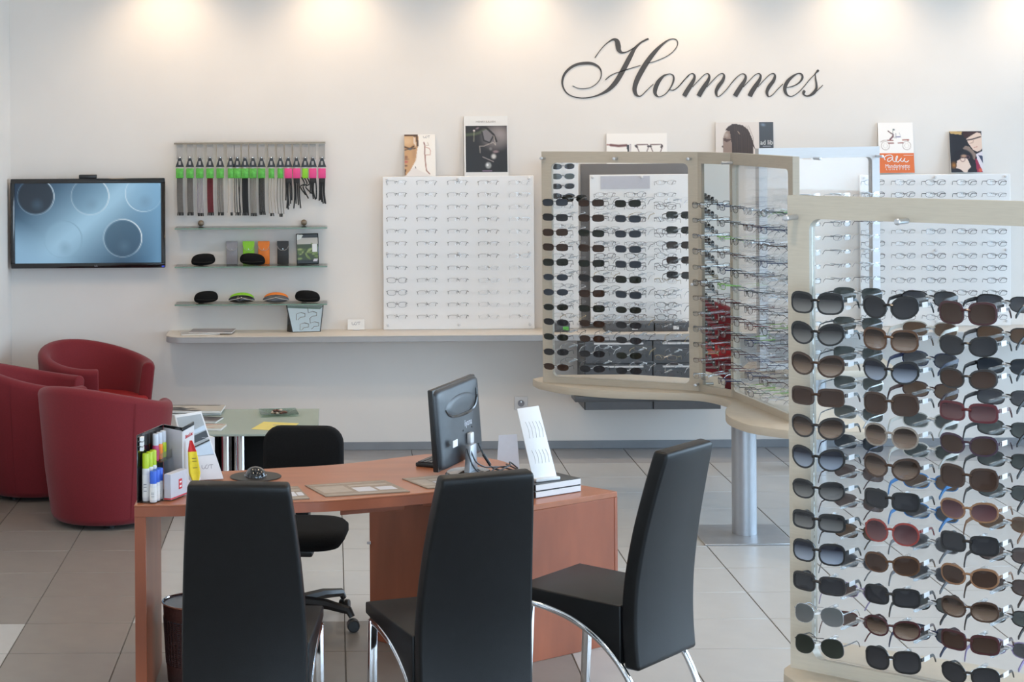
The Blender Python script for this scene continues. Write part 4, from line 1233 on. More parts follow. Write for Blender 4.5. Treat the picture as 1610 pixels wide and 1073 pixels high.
MB().lathe([(0.122, 0.24), (0.125, 0.296), (0.1235, 0.296), (0.1205, 0.24)], 32).build('top_band', M['bin_metal'], t)
MB().tube([(0.1255 * math.cos(2 * PI * k / 32), 0.1255 * math.sin(2 * PI * k / 32), 0.297) for k in range(33)], 0.004, 6).build('rim', M['chrome'], t)

# ================================================================== OFFICE SWIVEL CHAIR
t = thing('office_chair', 'black swivel office chair on castors behind the desk', 'office chair', (-0.165, 8.02, 0), R(-6))
def rrect(w, h, r, n=6):
    out = []
    for cx_, cy_, a0 in ((w - r, h - r, 0), (-w + r, h - r, 90), (-w + r, -h + r, 180), (w - r, -h + r, 270)):
        out += [(cx_ + r * math.cos(R(a0 + 90 * k / n)), cy_ + r * math.sin(R(a0 + 90 * k / n))) for k in range(n + 1)]
    return out
bk = []
for z, s_ in ((-0.020, 0.90), (-0.012, 0.98), (0.0, 1.0), (0.028, 1.0), (0.040, 0.95)):
    bk.append([(x * s_, 0.26 + z + 0.25 * x * x * -1.2 + 0.03, 0.645 + y * s_) for x, y in rrect(0.175, 0.135, 0.075)])
MB().loft(bk).build('backrest', M['fabric_black'], t, smooth=60)
MB().box(-0.03, 0.03, 0.22, 0.30, 0.30, 0.56).build('back_stem', M['black'], t, bevel=0.01)
st_ = []
for z, s_ in ((0.335, 0.70), (0.345, 0.9), (0.375, 1.0), (0.40, 1.0), (0.415, 0.93), (0.42, 0.7)):
    st_.append([(x * s_, 0.0 + y * s_, z) for x, y in rrect(0.215, 0.21, 0.12)])
MB().loft(st_).build('seat', M['fabric_black'], t, smooth=60)
MB().box(-0.08, 0.08, -0.08, 0.28, 0.295, 0.335).build('mechanism', M['black'], t, bevel=0.01)
MB().lathe([(0.028, 0.08), (0.028, 0.20), (0.018, 0.20), (0.018, 0.30)], 16).build('gas_column', M['black'], t)
hub = MB().lathe([(0.045, 0.05), (0.05, 0.07), (0.045, 0.11)], 16).build('hub', M['black'], t)
for k in range(5):
    a = R(-24 + 72 * k)
    c_, s_ = math.cos(a), math.sin(a)
    MB().tube([(0.03 * c_, 0.03 * s_, 0.095), (0.15 * c_, 0.15 * s_, 0.098), (0.255 * c_, 0.255 * s_, 0.085), (0.27 * c_, 0.27 * s_, 0.06)], [0.026, 0.022, 0.018, 0.013], 8).build('base_arm', M['black'], t)
    cs = MB().lathe([(0.022, -0.022), (0.026, -0.018), (0.026, -0.004), (0.016, -0.003), (0.016, 0.003), (0.026, 0.004), (0.026, 0.018), (0.022, 0.022)], 16).build('castor', M['black'], t)
    cs.rotation_euler = (R(90), 0, a + 0.6)
    cs.location = (0.275 * c_, 0.275 * s_, 0.027)

# ================================================================== BLACK LEATHER VISITOR CHAIRS (face local +Y)
def visitor_chair(label, loc, rz):
    t = thing('visitor_chair', label, 'chair', loc, rz, group='black leather visitor chairs at the desk')
    rings = []
    prof = [(0.225, -0.205, 0.199), (0.33, -0.196, 0.201), (0.44, -0.196, 0.201), (0.55, -0.206, 0.198), (0.70, -0.232, 0.189), (0.85, -0.268, 0.176), (0.955, -0.296, 0.164)]
    for p_ in smooth_path(prof, 4):
        z, y, w = p_
        th = 0.030
        rings.append([(-w, y - th, z), (w, y - th, z), (w, y + th, z), (-w, y + th, z)])
    rings.append([(-0.161, -0.328, 0.978), (0.161, -0.328, 0.978), (0.161, -0.275, 0.985), (-0.161, -0.275, 0.985)])
    MB().loft(rings).build('backrest', M['leather'], t, bevel=0.012, seg=3, smooth=50)
    top = [(0.262, 0.452), (0.10, 0.448), (-0.165, 0.442)]
    und = [(-0.165, 0.235), (-0.12, 0.285), (-0.05, 0.335), (0.04, 0.375), (0.14, 0.398), (0.215, 0.405), (0.262, 0.412)]
    ring = [(y, z) for y, z in top] + [tuple(q) for q in smooth_path(und, 3)]
    n = len(ring)
    vs = [(sx * 0.205, y, z) for sx in (-1, 1) for y, z in ring]
    fs = [tuple(range(n)), tuple(range(n, 2 * n))[::-1]] + [(i, (i + 1) % n, n + (i + 1) % n, n + i) for i in range(n)]
    MB().add(vs, fs).build('seat', M['leather'], t, bevel=0.012, seg=3, smooth=40)
    for sx in (-1, 1):
        x = sx * 0.196
        arcp = [(x, 0.222, 0.395), (x, 0.14, 0.388), (x, 0.04, 0.365), (x, -0.05, 0.324), (x, -0.12, 0.273), (x, -0.175, 0.215), (x, -0.215, 0.15), (x, -0.245, 0.08), (x, -0.268, 0.0)]
        MB().tube(smooth_path(arcp, 4), 0.0125, 10, up=(1, 0, 0)).build('rail_leg', M['chrome'], t)
        MB().loft([[(x + dx * 0.014, y0 + dy * 0.014, z) for dx, dy in ((-1, -1), (1, -1), (1, 1), (-1, 1))] for y0, z in ((0.235, 0.0), (0.215, 0.40))]).build('front_leg', M['chrome'], t, bevel=0.003)
    return t
visitor_chair('left black leather visitor chair, back to the camera, before the mouse', (-0.272, 6.33, 0), R(-6))
visitor_chair('middle black leather visitor chair, back turned, before the monitor', (0.385, 6.44, 0), R(20))
visitor_chair('right black leather visitor chair angled toward the low cabinet', (0.985, 6.83, 0), R(50))
# ================================================================== SPECTACLES
def outline(a, b, n, N, cat=0.0, avi=0.0, side=1):
    out = []
    for k in range(N):
        t = 2 * PI * (k + 0.5) / N
        c, s = math.cos(t), math.sin(t)
        x = a * math.copysign(abs(c) ** (2 / n), c)
        z = b * math.copysign(abs(s) ** (2 / n), s)
        if cat:
            z += cat * b * ((0.25 + 0.55 * x / a) if s > 0 else 0.2 * x / a)
            if s < 0:
                x *= 1 - 0.38 * cat * (-s)
        if avi and s < 0:
            x += avi * a * (-z / b)
        out.append((side * x, z))
    return out

STY = {  # half width, half height, squareness, rim, cat lift, aviator drop, half rim, temple height, points
    'square': (.0310, .0240, 2.9, .0046, .10, 0, 0, .0085, 20), 'cat': (.0314, .0232, 2.25, .0048, .40, 0, 0, .0085, 20),
    'round': (.0305, .0255, 2.2, .0040, .02, 0, 0, .0075, 20), 'rect': (.0310, .0190, 3.6, .0050, .05, 0, 0, .0095, 20),
    'oval': (.0312, .0208, 2.4, .0040, .20, 0, 0, .0070, 20), 'aviator': (.0295, .0245, 2.4, .0011, .10, .20, 0, .0028, 20),
    'wrap': (.0330, .0185, 2.8, .0026, .06, 0, 0, .0110, 18), 'slim': (.0310, .0180, 3.0, .0010, .04, 0, 0, .0035, 18),
    'sport': (.0310, .0175, 3.2, .0024, .06, 0, 0, .0050, 14), 'sportoval': (.0305, .0165, 2.4, .0018, .06, 0, 0, .0040, 14),
    'half': (.0255, .0115, 3.6, .0011, .04, 0, 1, .0040, 12), 'thin': (.0255, .0120, 3.0, .0009, .03, 0, 0, .0032, 12),
    'full': (.0255, .0150, 3.2, .0019, .05, 0, 0, .0050, 12), 'pantos': (.0240, .0175, 2.2, .0017, .03, 0, 0, .0045, 12),
}
_cache = {}
GAP = 0.0185
def parts_of(style):
    if style in _cache:
        return _cache[style]
    a, b, n, rim, cat, avi, half, th, N = STY[style]
    cx = GAP / 2 + a
    wrap = 1.6 if style in ('wrap', 'sport', 'slim', 'sportoval') else 2.2
    yy = lambda x: wrap * x * x
    fr = MB()
    dp = max(0.0016, rim * 0.75)
    for sd in (-1, 1):
        oi = [(sd * cx + x, z) for x, z in outline(a, b, n, N, cat, avi, sd)]
        oo = [(sd * cx + x * (a + rim) / a, z * (b + rim * (1.25 if z > 0 else 1)) / b) for x, z in outline(a, b, n, N, cat, avi, sd)]
        idx = [k for k in range(N)]
        if half:
            idx = [k for k in range(N) if oi[k][1] > -0.15 * b]
        rings = [[(oi[k][0], yy(oi[k][0]) - dp / 2, oi[k][1]), (oo[k][0], yy(oo[k][0]) - dp / 2, oo[k][1]), (oo[k][0], yy(oo[k][0]) + dp / 2, oo[k][1]), (oi[k][0], yy(oi[k][0]) + dp / 2, oi[k][1])] for k in idx]
        if not half:
            rings.append(rings[0])
        fr.loft(rings, True, bool(half))
        xe = sd * (cx + a + rim * 0.4)
        fr.loft([[(xe, yy(xe) - 0.0018, b * 0.42 - th * 0.45), (xe, yy(xe) - 0.0018, b * 0.42 + th * 0.45), (xe, yy(xe) + 0.003, b * 0.42 + th * 0.45), (xe, yy(xe) + 0.003, b * 0.42 - th * 0.45)],
                 [(xe + sd * 0.0035, yy(xe) + 0.001, b * 0.42 - th * 0.4), (xe + sd * 0.0035, yy(xe) + 0.001, b * 0.42 + th * 0.4), (xe + sd * 0.002, yy(xe) + 0.006, b * 0.42 + th * 0.4), (xe + sd * 0.002, yy(xe) + 0.006, b * 0.42 - th * 0.4)]])
    br = max(rim * 0.8, 0.0012)
    zb = b * (0.30 if not avi else 0.55)
    fr.tube([(-GAP / 2 - a * 0.10, yy(GAP / 2), zb), (-GAP * 0.2, -0.001, zb + 0.0022), (GAP * 0.2, -0.001, zb + 0.0022), (GAP / 2 + a * 0.10, yy(GAP / 2), zb)], br, 6)
    if avi:
        fr.tube([(-GAP / 2 - a * 0.3, 0.0015, b * 0.98), (0, -0.001, b * 0.92), (GAP / 2 + a * 0.3, 0.0015, b * 0.98)], br * 0.9, 5)
    for sd in (-1, 1):
        fr.tube([(sd * GAP * 0.50, 0.002, zb - 0.003), (sd * GAP * 0.42, 0.006, zb - 0.010)], 0.0011, 5)
    lens = {}
    for sd in (-1, 1):
        o = [(sd * cx + x * 1.002, z * 1.002) for x, z in outline(a, b, n, N, cat, avi, sd)]
        lb = MB()
        rings = []
        for y0, s_ in ((-0.0008, 0.55), (-0.0006, 1.0), (0.0006, 1.0), (0.0004, 0.55)):
            rings.append([(sd * cx + (x - sd * cx) * s_, yy(x) * s_ + yy(sd * cx) * (1 - s_) * 0.85 + y0, z * s_) for x, z in o])
        lens[sd] = lb.loft(rings)
    tm = {}
    xe = cx + a + rim * 0.4 + 0.002
    y0 = yy(xe) + 0.004
    for sd in (-1, 1):
        t_ = MB()
        zt = b * 0.42
        pts = [(xe, y0, zt, th), (xe + 0.001, y0 + 0.040, zt - 0.001, th * 0.85), (xe - 0.002, y0 + 0.074, zt - 0.003, th * 0.75), (xe - 0.005, y0 + 0.090, zt - 0.012, th * 0.7), (xe - 0.008, y0 + 0.104, zt - 0.026, th * 0.75)]
        w = 0.0011 if th < .006 else 0.0016
        t_.loft([[(sd * (x - w), y, z - h / 2), (sd * (x + w), y, z - h / 2), (sd * (x + w), y, z + h / 2), (sd * (x - w), y, z + h / 2)] for x, y, z, h in pts])
        tm[sd] = t_
    tg = MB().box(xe + 0.0022, xe + 0.0034, y0 + 0.012, y0 + 0.044, b * 0.42 - 0.007, b * 0.42 + 0.006)
    _cache[style] = dict(front=fr, lens=lens, temple=tm, tag=tg, done={})
    return _cache[style]

FRM = {k: mat('frame_' + k, c, rg, metal=mt, noise=0.08, scale=200) for k, (c, rg, mt) in {
    'black': ((.010, .010, .011), .22, 0), 'dark': ((.020, .018, .018), .3, 0), 'brown': ((.045, .022, .013), .22, 0), 'tortoise': ((.075, .032, .013), .2, 0),
    'taupe': ((.24, .20, .165), .25, 0), 'coral': ((.24, .035, .028), .22, 0), 'red': ((.085, .009, .014), .22, 0), 'wine': ((.045, .010, .012), .22, 0), 'tan': ((.22, .11, .055), .25, 0),
    'silver': ((.62, .63, .65), .2, .9), 'gunmetal': ((.16, .16, .17), .25, .8), 'gold': ((.45, .33, .16), .25, .8), 'grey': ((.20, .20, .21), .35, 0), 'navy': ((.02, .028, .075), .25, 0),
    'white': ((.72, .70, .64), .3, 0), 'skyblue': ((.06, .25, .58), .3, 0), 'lilac': ((.30, .24, .42), .3, 0), 'green': ((.15, .42, .03), .3, 0), 'clear': ((.62, .64, .66), .25, 0), 'purple': ((.035, .014, .03), .25, 0)}.items()}
LNS = {k: tinted('lens_' + k, *v) for k, v in {
    'brown_grad': ((.020, .011, .007), (.27, .185, .135), .96, .62), 'brown': ((.040, .021, .014), (.060, .034, .024), .93, .88), 'grey_grad': ((.014, .014, .016), (.22, .215, .21), .96, .64),
    'grey': ((.024, .024, .027), (.038, .038, .042), .94, .90), 'blue_grad': ((.012, .013, .022), (.32, .37, .46), .96, .60), 'rose': ((.055, .022, .026), (.17, .085, .085), .93, .80),
    'green': ((.016, .019, .014), (.025, .029, .022), .95, .93), 'silver': ((.10, .105, .105), (.14, .14, .14), .92, .88), 'greygreen': ((.050, .070, .068), (.085, .11, .105), .78, .70),
    'tan': ((.16, .085, .045), (.20, .115, .065), .82, .76), 'slate': ((.060, .064, .080), (.095, .10, .115), .82, .74), 'blueslate': ((.032, .042, .058), (.05, .06, .078), .92, .88), 'mauve': ((.10, .06, .055), (.16, .10, .09), .80, .72)}.items()}
LNS['clear'] = M['lens_clear']

def mesh_of(style, part, key, m):
    P = parts_of(style)
    k = (part, key, m.name)
    if k not in P['done']:
        src = P[part] if key is None else P[part][key]
        P['done'][k] = src.mesh(part, m, smooth=55)
    return P['done'][k]

def specs(name, cat, label, group, W, style, frame, lens, tagged=False, tilt=0.0, temples=True):
    """W: world matrix, lens side facing local -Y"""
    root = link(name, mesh_of(style, 'front', None, FRM[frame]))
    root.matrix_world = W @ Matrix.Rotation(tilt, 4, 'Y')
    tag(root, label, cat, group)
    for sd in (-1, 1):
        link('lens', mesh_of(style, 'lens', sd, LNS[lens]), root)
        if temples:
            link('temple', mesh_of(style, 'temple', sd, FRM[frame]), root)
    if tagged:
        link('price_tag', mesh_of(style, 'tag', None, M['clip']), root)
    return root

# ================================================================== DISPLAY STANDS
ROW0, DROW, NROW = 1.635, 0.0829, 12
TOP, FOOT = 1.915, 0.62
TH = 0.034
peg_mesh = MB().mi(0).box(-0.0035, 0.0035, -0.110, -0.004, -0.0035, 0.0035).mi(1).loft([[(x, y, z) for x, z in ((-.010, -.0045), (.010, .0005), (.010, .0055), (-.010, .0005))] for y in (-0.118, -0.110)]).mesh('peg', [M['peg'], M['clip']], smooth=0)

def panel(name, label, p0, p1, stile=(0.058, 0.055), rail=(0.062, 0.036), rnd=0.03, mirror=False, pins=(), pane=True, m='frame'):
    p0, p1 = Vector(p0), Vector(p1)
    d = p1 - p0
    L, th = d.length, math.atan2(d.y, d.x)
    t = thing(name, label, 'display stand', (p0.x, p0.y, FOOT), th)
    H = TOP - FOOT
    x0, x1, z0, z1 = stile[0], L - stile[1], rail[1], H - rail[0]
    inner, outer = [], []
    for cx_, cz_, sx, sz, ox, oz in ((x1 - rnd, z1 - rnd, 1, 1, L, H), (x0 + rnd, z1 - rnd, -1, 1, 0, H), (x0 + rnd, z0 + rnd, -1, -1, 0, 0), (x1 - rnd, z0 + rnd, 1, -1, L, 0)):
        a0 = {(1, 1): 0, (-1, 1): 90, (-1, -1): 180, (1, -1): 270}[(sx, sz)]
        for k in range(7):
            a = R(a0 + 15 * k)
            inner.append((cx_ + rnd * math.cos(a), cz_ + rnd * math.sin(a)))
            f = k / 6
            if (sx * sz) > 0:
                e0, e1 = (ox, inner[-1][1]), (inner[-1][0], oz)
            else:
                e0, e1 = (inner[-1][0], oz), (ox, inner[-1][1])
            outer.append(e0 if k == 0 else e1 if k == 6 else (ox, oz))
    rings = [[(x, y, z) for x, z in pl_] for pl_, y in ((outer, -TH / 2), (inner, -TH / 2), (inner, TH / 2), (outer, TH / 2), (outer, -TH / 2))]
    MB().loft(rings, True, False).build('frame', M[m], t, smooth=30)
    if mirror:
        MB().box(x0 - 0.004, x1 + 0.004, -0.006, 0.004, z0 - 0.004, z1 + 0.004).build('mirror', M['mirror'], t, smooth=0)
    elif pane:
        MB().box(x0 + 0.001, x1 - 0.001, -0.002, 0.002, z0 + 0.001, z1 - 0.001).build('pane', M['acrylic'], t, smooth=0)
    for fx, fz in pins:
        o = MB().lathe([(0.0075, 0), (0.0075, 0.052), (0.009, 0.052), (0.009, 0.060), (0.006, 0.062)], 12).build('pin', M['steel'], t)
        o.rotation_euler = UP
        o.location = (L * fx, -TH / 2, H * fz)
    t['L'] = L
    return t

def on_panel(t, x, d, z, back):
    """world matrix for spectacles at panel coordinates, front or back side"""
    Wp = Matrix.Translation(t.location) @ Matrix.Rotation(t.rotation_euler.z, 4, 'Z')
    m = Wp @ Matrix.Translation((x, d if back else -d, z - t.location.z))
    if back:
        m = m @ Matrix.Rotation(PI, 4, 'Z')
    return m

def peg_on(t, x, z, back):
    o = link('peg', peg_mesh, t, (x, 0.0 if back else 0.0, z - t.location.z + 0.004))
    if back:
        o.rotation_euler = (0, 0, PI)

ORD = ['top', 'second', 'third', 'fourth', 'fifth', 'sixth', 'seventh', 'eighth', 'ninth', 'tenth', 'eleventh', 'bottom']
SHP = {'square': 'square', 'cat': 'cat-eye', 'round': 'round', 'rect': 'rectangular', 'oval': 'oval', 'aviator': 'aviator', 'wrap': 'wraparound', 'slim': 'slim rimless', 'sport': 'rectangular', 'sportoval': 'narrow', 'half': 'half-rim', 'thin': 'thin-rimmed', 'full': 'full-rim', 'pantos': 'rounded'}
LCOL = {'brown_grad': 'graded brown', 'brown': 'brown', 'grey_grad': 'graded grey', 'grey': 'dark grey', 'blue_grad': 'graded blue', 'rose': 'rosy brown', 'green': 'dark green', 'silver': 'silvery', 'greygreen': 'grey-green', 'tan': 'tan', 'slate': 'slate', 'blueslate': 'blue-grey', 'mauve': 'mauve', 'clear': 'clear'}
rs = random.Random(11)

# ---- near right stand ------------------------------------------------
SR = panel('sunglasses_stand', 'nearest beige framed display stand full of sunglasses at right', (1.258, 5.245), (1.258 + 0.755 * 0.86, 5.245 - 0.656 * 0.86), stile=(0.064, 0.06), pins=((0.03, 0.955), (0.40, 0.955), (0.97, 0.955)))
L = SR['L']
ct = [(-0.03, 0.30)] + [(-0.01 - 0.022 * math.sin(a), 0.03 + 0.05 * math.cos(a)) for a in [R(d) for d in range(0, 100, 15)]] + [(-0.025, -0.03), (0.0, -0.08), (0.10, -0.16), (0.22, -0.26), (0.45, -0.32), (0.95, -0.30), (1.0, 0.0), (0.95, 0.30), (0.4, 0.34)]
MB().prism([(x + 0.012, y) for x, y in ct], -0.045, 0.0).build('counter', M['frame'], SR, bevel=0.005)
MB().lathe([(0.055, -FOOT + 0.01), (0.055, -0.045)], 24, (0.45, 0.05, 0)).build('pole', M['steel'], SR)
MB().box(0.25, 0.65, -0.15, 0.25, -FOOT + 0.0005, -FOOT + 0.01).build('base_plate', M['plate'], SR, bevel=0.002)
FR = [  # front side, three columns top to bottom
 [('square', 'black', 'grey_grad'), ('cat', 'black', 'grey_grad'), ('cat', 'brown', 'brown_grad'), ('rect', 'brown', 'brown'), ('cat', 'dark', 'brown_grad'), ('cat', 'black', 'blue_grad'), ('oval', 'black', 'grey_grad'), ('rect', 'black', 'grey_grad'), ('square', 'black', 'blue_grad'), ('rect', 'dark', 'grey'), ('aviator', 'silver', 'silver'), ('aviator', 'gunmetal', 'green')],
 [('cat', 'black', 'grey'), ('square', 'tortoise', 'brown_grad'), ('cat', 'black', 'blue_grad'), ('square', 'brown', 'brown'), ('round', 'taupe', 'brown_grad'), ('cat', 'brown', 'brown_grad'), ('rect', 'black', 'grey'), ('round', 'coral', 'rose'), ('oval', 'tortoise', 'brown'), ('rect', 'black', 'grey'), ('oval', 'wine', 'brown_grad'), ('square', 'black', 'grey')],
 [('square', 'wine', 'brown'), ('oval', 'black', 'grey'), ('oval', 'dark', 'brown'), ('rect', 'red', 'rose'), ('oval', 'purple', 'brown'), ('square', 'brown', 'brown'), ('oval', 'tan', 'rose'), ('rect', 'black', 'grey'), ('oval', 'tan', 'brown'), ('oval', 'brown', 'brown_grad'), ('rect', 'wine', 'brown'), ('oval', 'black', 'grey')]]
CN = ['left', 'middle', 'right']
for c in range(3):
    for r_ in range(NROW):
        st, fr, ln = FR[c][r_]
        x, z = 0.133 + 0.206 * c, ROW0 - DROW * r_
        lab = f'{fr} {SHP[st]} sunglasses, {LCOL[ln]} lenses, nearest stand front, {CN[c]} column, {ORD[r_]} row'
        specs('sunglasses', 'sunglasses', lab, 'sunglasses on the front of the nearest stand', on_panel(SR, x, 0.12, z, False), st, fr, ln, tagged=st != 'aviator', tilt=rs.uniform(-.03, .03))
        peg_on(SR, x, z, False)
BKS = [
 [('slim', 'gunmetal', 'greygreen'), ('slim', 'gunmetal', 'greygreen'), ('slim', 'gunmetal', 'greygreen'), ('slim', 'silver', 'greygreen'), ('slim', 'silver', 'greygreen'), ('slim', 'navy', 'blueslate'), ('slim', 'wine', 'mauve'), ('slim', 'wine', 'mauve'), ('sport', 'brown', 'tan'), ('sport', 'grey', 'slate'), ('sport', 'lilac', 'mauve'), ('sport', 'red', 'mauve')],
 [('wrap', 'dark', 'slate'), ('wrap', 'white', 'tan'), ('wrap', 'navy', 'slate'), ('wrap', 'wine', 'tan'), ('wrap', 'white', 'greygreen'), ('wrap', 'white', 'greygreen'), ('wrap', 'skyblue', 'tan'), ('wrap', 'skyblue', 'slate'), ('wrap', 'grey', 'slate'), ('wrap', 'grey', 'slate'), ('wrap', 'dark', 'greygreen'), ('wrap', 'navy', 'slate')],
 [('wrap', 'black', 'slate'), ('wrap', 'dark', 'tan'), ('wrap', 'black', 'blueslate'), ('wrap', 'black', 'slate'), ('wrap', 'black', 'greygreen'), ('wrap', 'dark', 'greygreen'), ('wrap', 'dark', 'greygreen'), ('wrap', 'tan', 'tan'), ('wrap', 'dark', 'mauve'), ('wrap', 'brown', 'mauve'), ('wrap', 'dark', 'greygreen'), ('wrap', 'lilac', 'slate')]]
for c in range(3):
    for r_ in range(NROW):
        st, fr, ln = BKS[c][r_]
        x, z = 0.142 + 0.206 * c, ROW0 + 0.006 - DROW * r_ * 0.985
        lab = f'{fr} {SHP[st]} sunglasses seen from behind, {LCOL[ln]} lenses, nearest stand, {CN[c]} column, {ORD[r_]} row'
        specs('sunglasses', 'sunglasses', lab, 'sunglasses on the far side of the nearest stand', on_panel(SR, x, 0.12, z, True), st, fr, ln, tilt=rs.uniform(-.03, .03))
        peg_on(SR, x, z, True)

# ---- curved stand in the middle --------------------------------------
SA = panel('display_stand', 'beige framed display stand in the middle carrying dark sunglasses', (1.18, 10.72), (1.985, 10.34), pins=((0.02, 0.972), (0.49, 0.972), (0.955, 0.972), (0.975, 0.45), (0.99, 0.03)))
SB = panel('standing_mirror', 'narrow beige framed mirror panel right of the middle stand', (1.990, 10.335), (2.120, 10.105), stile=(0.03, 0.006), mirror=True, rnd=0.004)
SC = panel('display_stand', 'beige framed spectacle wing running toward the camera behind the nearest stand', (2.125, 10.10), (2.245, 9.24), stile=(0.02, 0.06), pins=((0.03, 0.96),))
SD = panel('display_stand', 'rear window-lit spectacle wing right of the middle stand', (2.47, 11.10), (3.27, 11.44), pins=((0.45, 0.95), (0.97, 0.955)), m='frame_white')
top = [spot(x, y, 0.62) for x, y in ((846, 600.5), (890, 608.8), (960, 614.6), (1043, 617.4), (1099, 619), (1133, 625.5), (1150, 633), (1141, 643), (1143, 653), (1156, 660.5), (1183, 669), (1239, 677))]
front = [(q.x, q.y) for q in smooth_path([(v.x, v.y, 0) for v in top], 4) for q in [Vector((q[0], q[1], 0))]]
poly = front + [(2.55, 9.0), (2.62, 9.6), (2.55, 10.3), (2.2, 10.75), (1.7, 11.0), (1.25, 11.0), (1.13, 10.85)]
t = thing('curved_counter', 'wavy beige counter carrying the middle display wings on a grey pole', 'counter', (0, 0, 0))
MB().prism(poly, FOOT - 0.042, FOOT - 0.0005).build('counter_top', M['frame'], t, bevel=0.003, smooth=30)
MB().lathe([(0.062, 0.008), (0.062, FOOT - 0.042)], 32, (2.065, 9.62, 0)).build('pole', M['greymetal'], t)
MB().box(1.82, 2.26, 9.38, 9.82, 0.0005, 0.008).build('base_plate', M['plate'], t, bevel=0.002, seg=1)
MB().box(1.32, 2.0, 10.45, 10.62, FOOT - 0.075, FOOT - 0.042).build('bracket', M['darkcab'], t, bevel=0.003)
MB().prism([(2.78, 11.0), (3.3, 11.2), (3.36, 11.7), (2.5, 11.5), (2.35, 11.1)], FOOT - 0.042, FOOT - 0.0005).build('rear_counter', M['frame'], t, bevel=0.003)
MB().lathe([(0.062, 0), (0.062, FOOT - 0.042)], 32, (2.86, 11.33, 0)).build('pole', M['greymetal'], t)

sunA = [[('sport', 'black', 'blueslate'), ('sport', 'black', 'grey'), ('sport', 'brown', 'brown'), ('sport', 'brown', 'brown'), ('sport', 'black', 'green'), ('sportoval', 'gunmetal', 'blueslate'), ('sportoval', 'gunmetal', 'blueslate'), ('sportoval', 'gunmetal', 'green'), ('sportoval', 'dark', 'grey'), ('sportoval', 'gunmetal', 'green'), ('sportoval', 'dark', 'grey'), ('sportoval', 'brown', 'brown')],
        [('sport', 'dark', 'brown'), ('sport', 'brown', 'brown'), ('sport', 'dark', 'green'), ('sport', 'brown', 'brown'), ('sport', 'dark', 'green'), ('sport', 'dark', 'grey'), ('sport', 'brown', 'brown'), ('sport', 'dark', 'green'), ('sportoval', 'brown', 'brown'), ('sportoval', 'brown', 'brown'), ('sportoval', 'black', 'grey'), ('sportoval', 'black', 'grey')],
        [('sport', 'dark', 'green'), ('sport', 'gunmetal', 'blueslate'), ('sport', 'gunmetal', 'blueslate'), ('sport', 'gunmetal', 'blueslate'), ('sport', 'gunmetal', 'blueslate'), ('sport', 'dark', 'green'), ('sport', 'gunmetal', 'blueslate'), ('sportoval', 'dark', 'green'), ('sportoval', 'black', 'grey'), ('sportoval', 'black', 'grey'), ('sportoval', 'black', 'green'), ('sportoval', 'black', 'grey')],
        [('thin', 'dark', 'clear'), ('thin', 'gunmetal', 'clear'), ('thin', 'wine', 'clear'), ('thin', 'gunmetal', 'clear'), ('thin', 'gunmetal', 'clear'), ('thin', 'gold', 'clear'), ('thin', 'gunmetal', 'clear'), ('thin', 'red', 'clear'), ('thin', 'black', 'clear'), ('thin', 'gunmetal', 'clear'), ('thin', 'gold', 'clear'), ('thin', 'black', 'clear')]]
CN4 = ['left', 'second', 'third', 'right']
for c in range(4):
    for r_ in range(NROW):
        st, fr, ln = sunA[c][r_]
        x, z = 0.111 + 0.2075 * c, ROW0 - DROW * r_
        sun = ln != 'clear'
        lab = f'{fr} {SHP[st]} {"sunglasses, " + LCOL[ln] + " lenses" if sun else "spectacles"}, middle stand front, {CN4[c]} column, {ORD[r_]} row'
        specs('sunglasses' if sun else 'spectacles', 'sunglasses' if sun else 'spectacles', lab, 'eyewear on the front of the middle stand', on_panel(SA, x, 0.12, z, False), st, fr, ln, tilt=rs.uniform(-.04, .04))
        peg_on(SA, x, z, False)
for c in range(4):
    for r_ in range(NROW):
        sun = c == 3 and 1 <= r_ <= 5 or c == 0 and r_ < 1
        fr = rs.choice(['gunmetal', 'gunmetal', 'dark', 'wine', 'silver', 'gold', 'clear', 'silver'])
        st = rs.choice(['thin', 'half', 'thin'])
        if sun:
            st, fr, ln = 'sport', rs.choice(['dark', 'brown']), rs.choice(['green', 'brown', 'grey'])
        else:
            ln = 'clear'
        x, z = 0.150 + 0.2 * c, ROW0 + 0.012 - DROW * r_
        lab = f'{fr} {SHP[st]} {"sunglasses" if sun else "spectacles"} seen from behind, middle stand, {CN4[c]} column, {ORD[r_]} row'
        specs('sunglasses' if sun else 'spectacles', 'sunglasses' if sun else 'spectacles', lab, 'eyewear on the far side of the middle stand', on_panel(SA, x, 0.12, z, True), st, fr, ln, tilt=rs.uniform(-.04, .04))
        peg_on(SA, x, z, True)

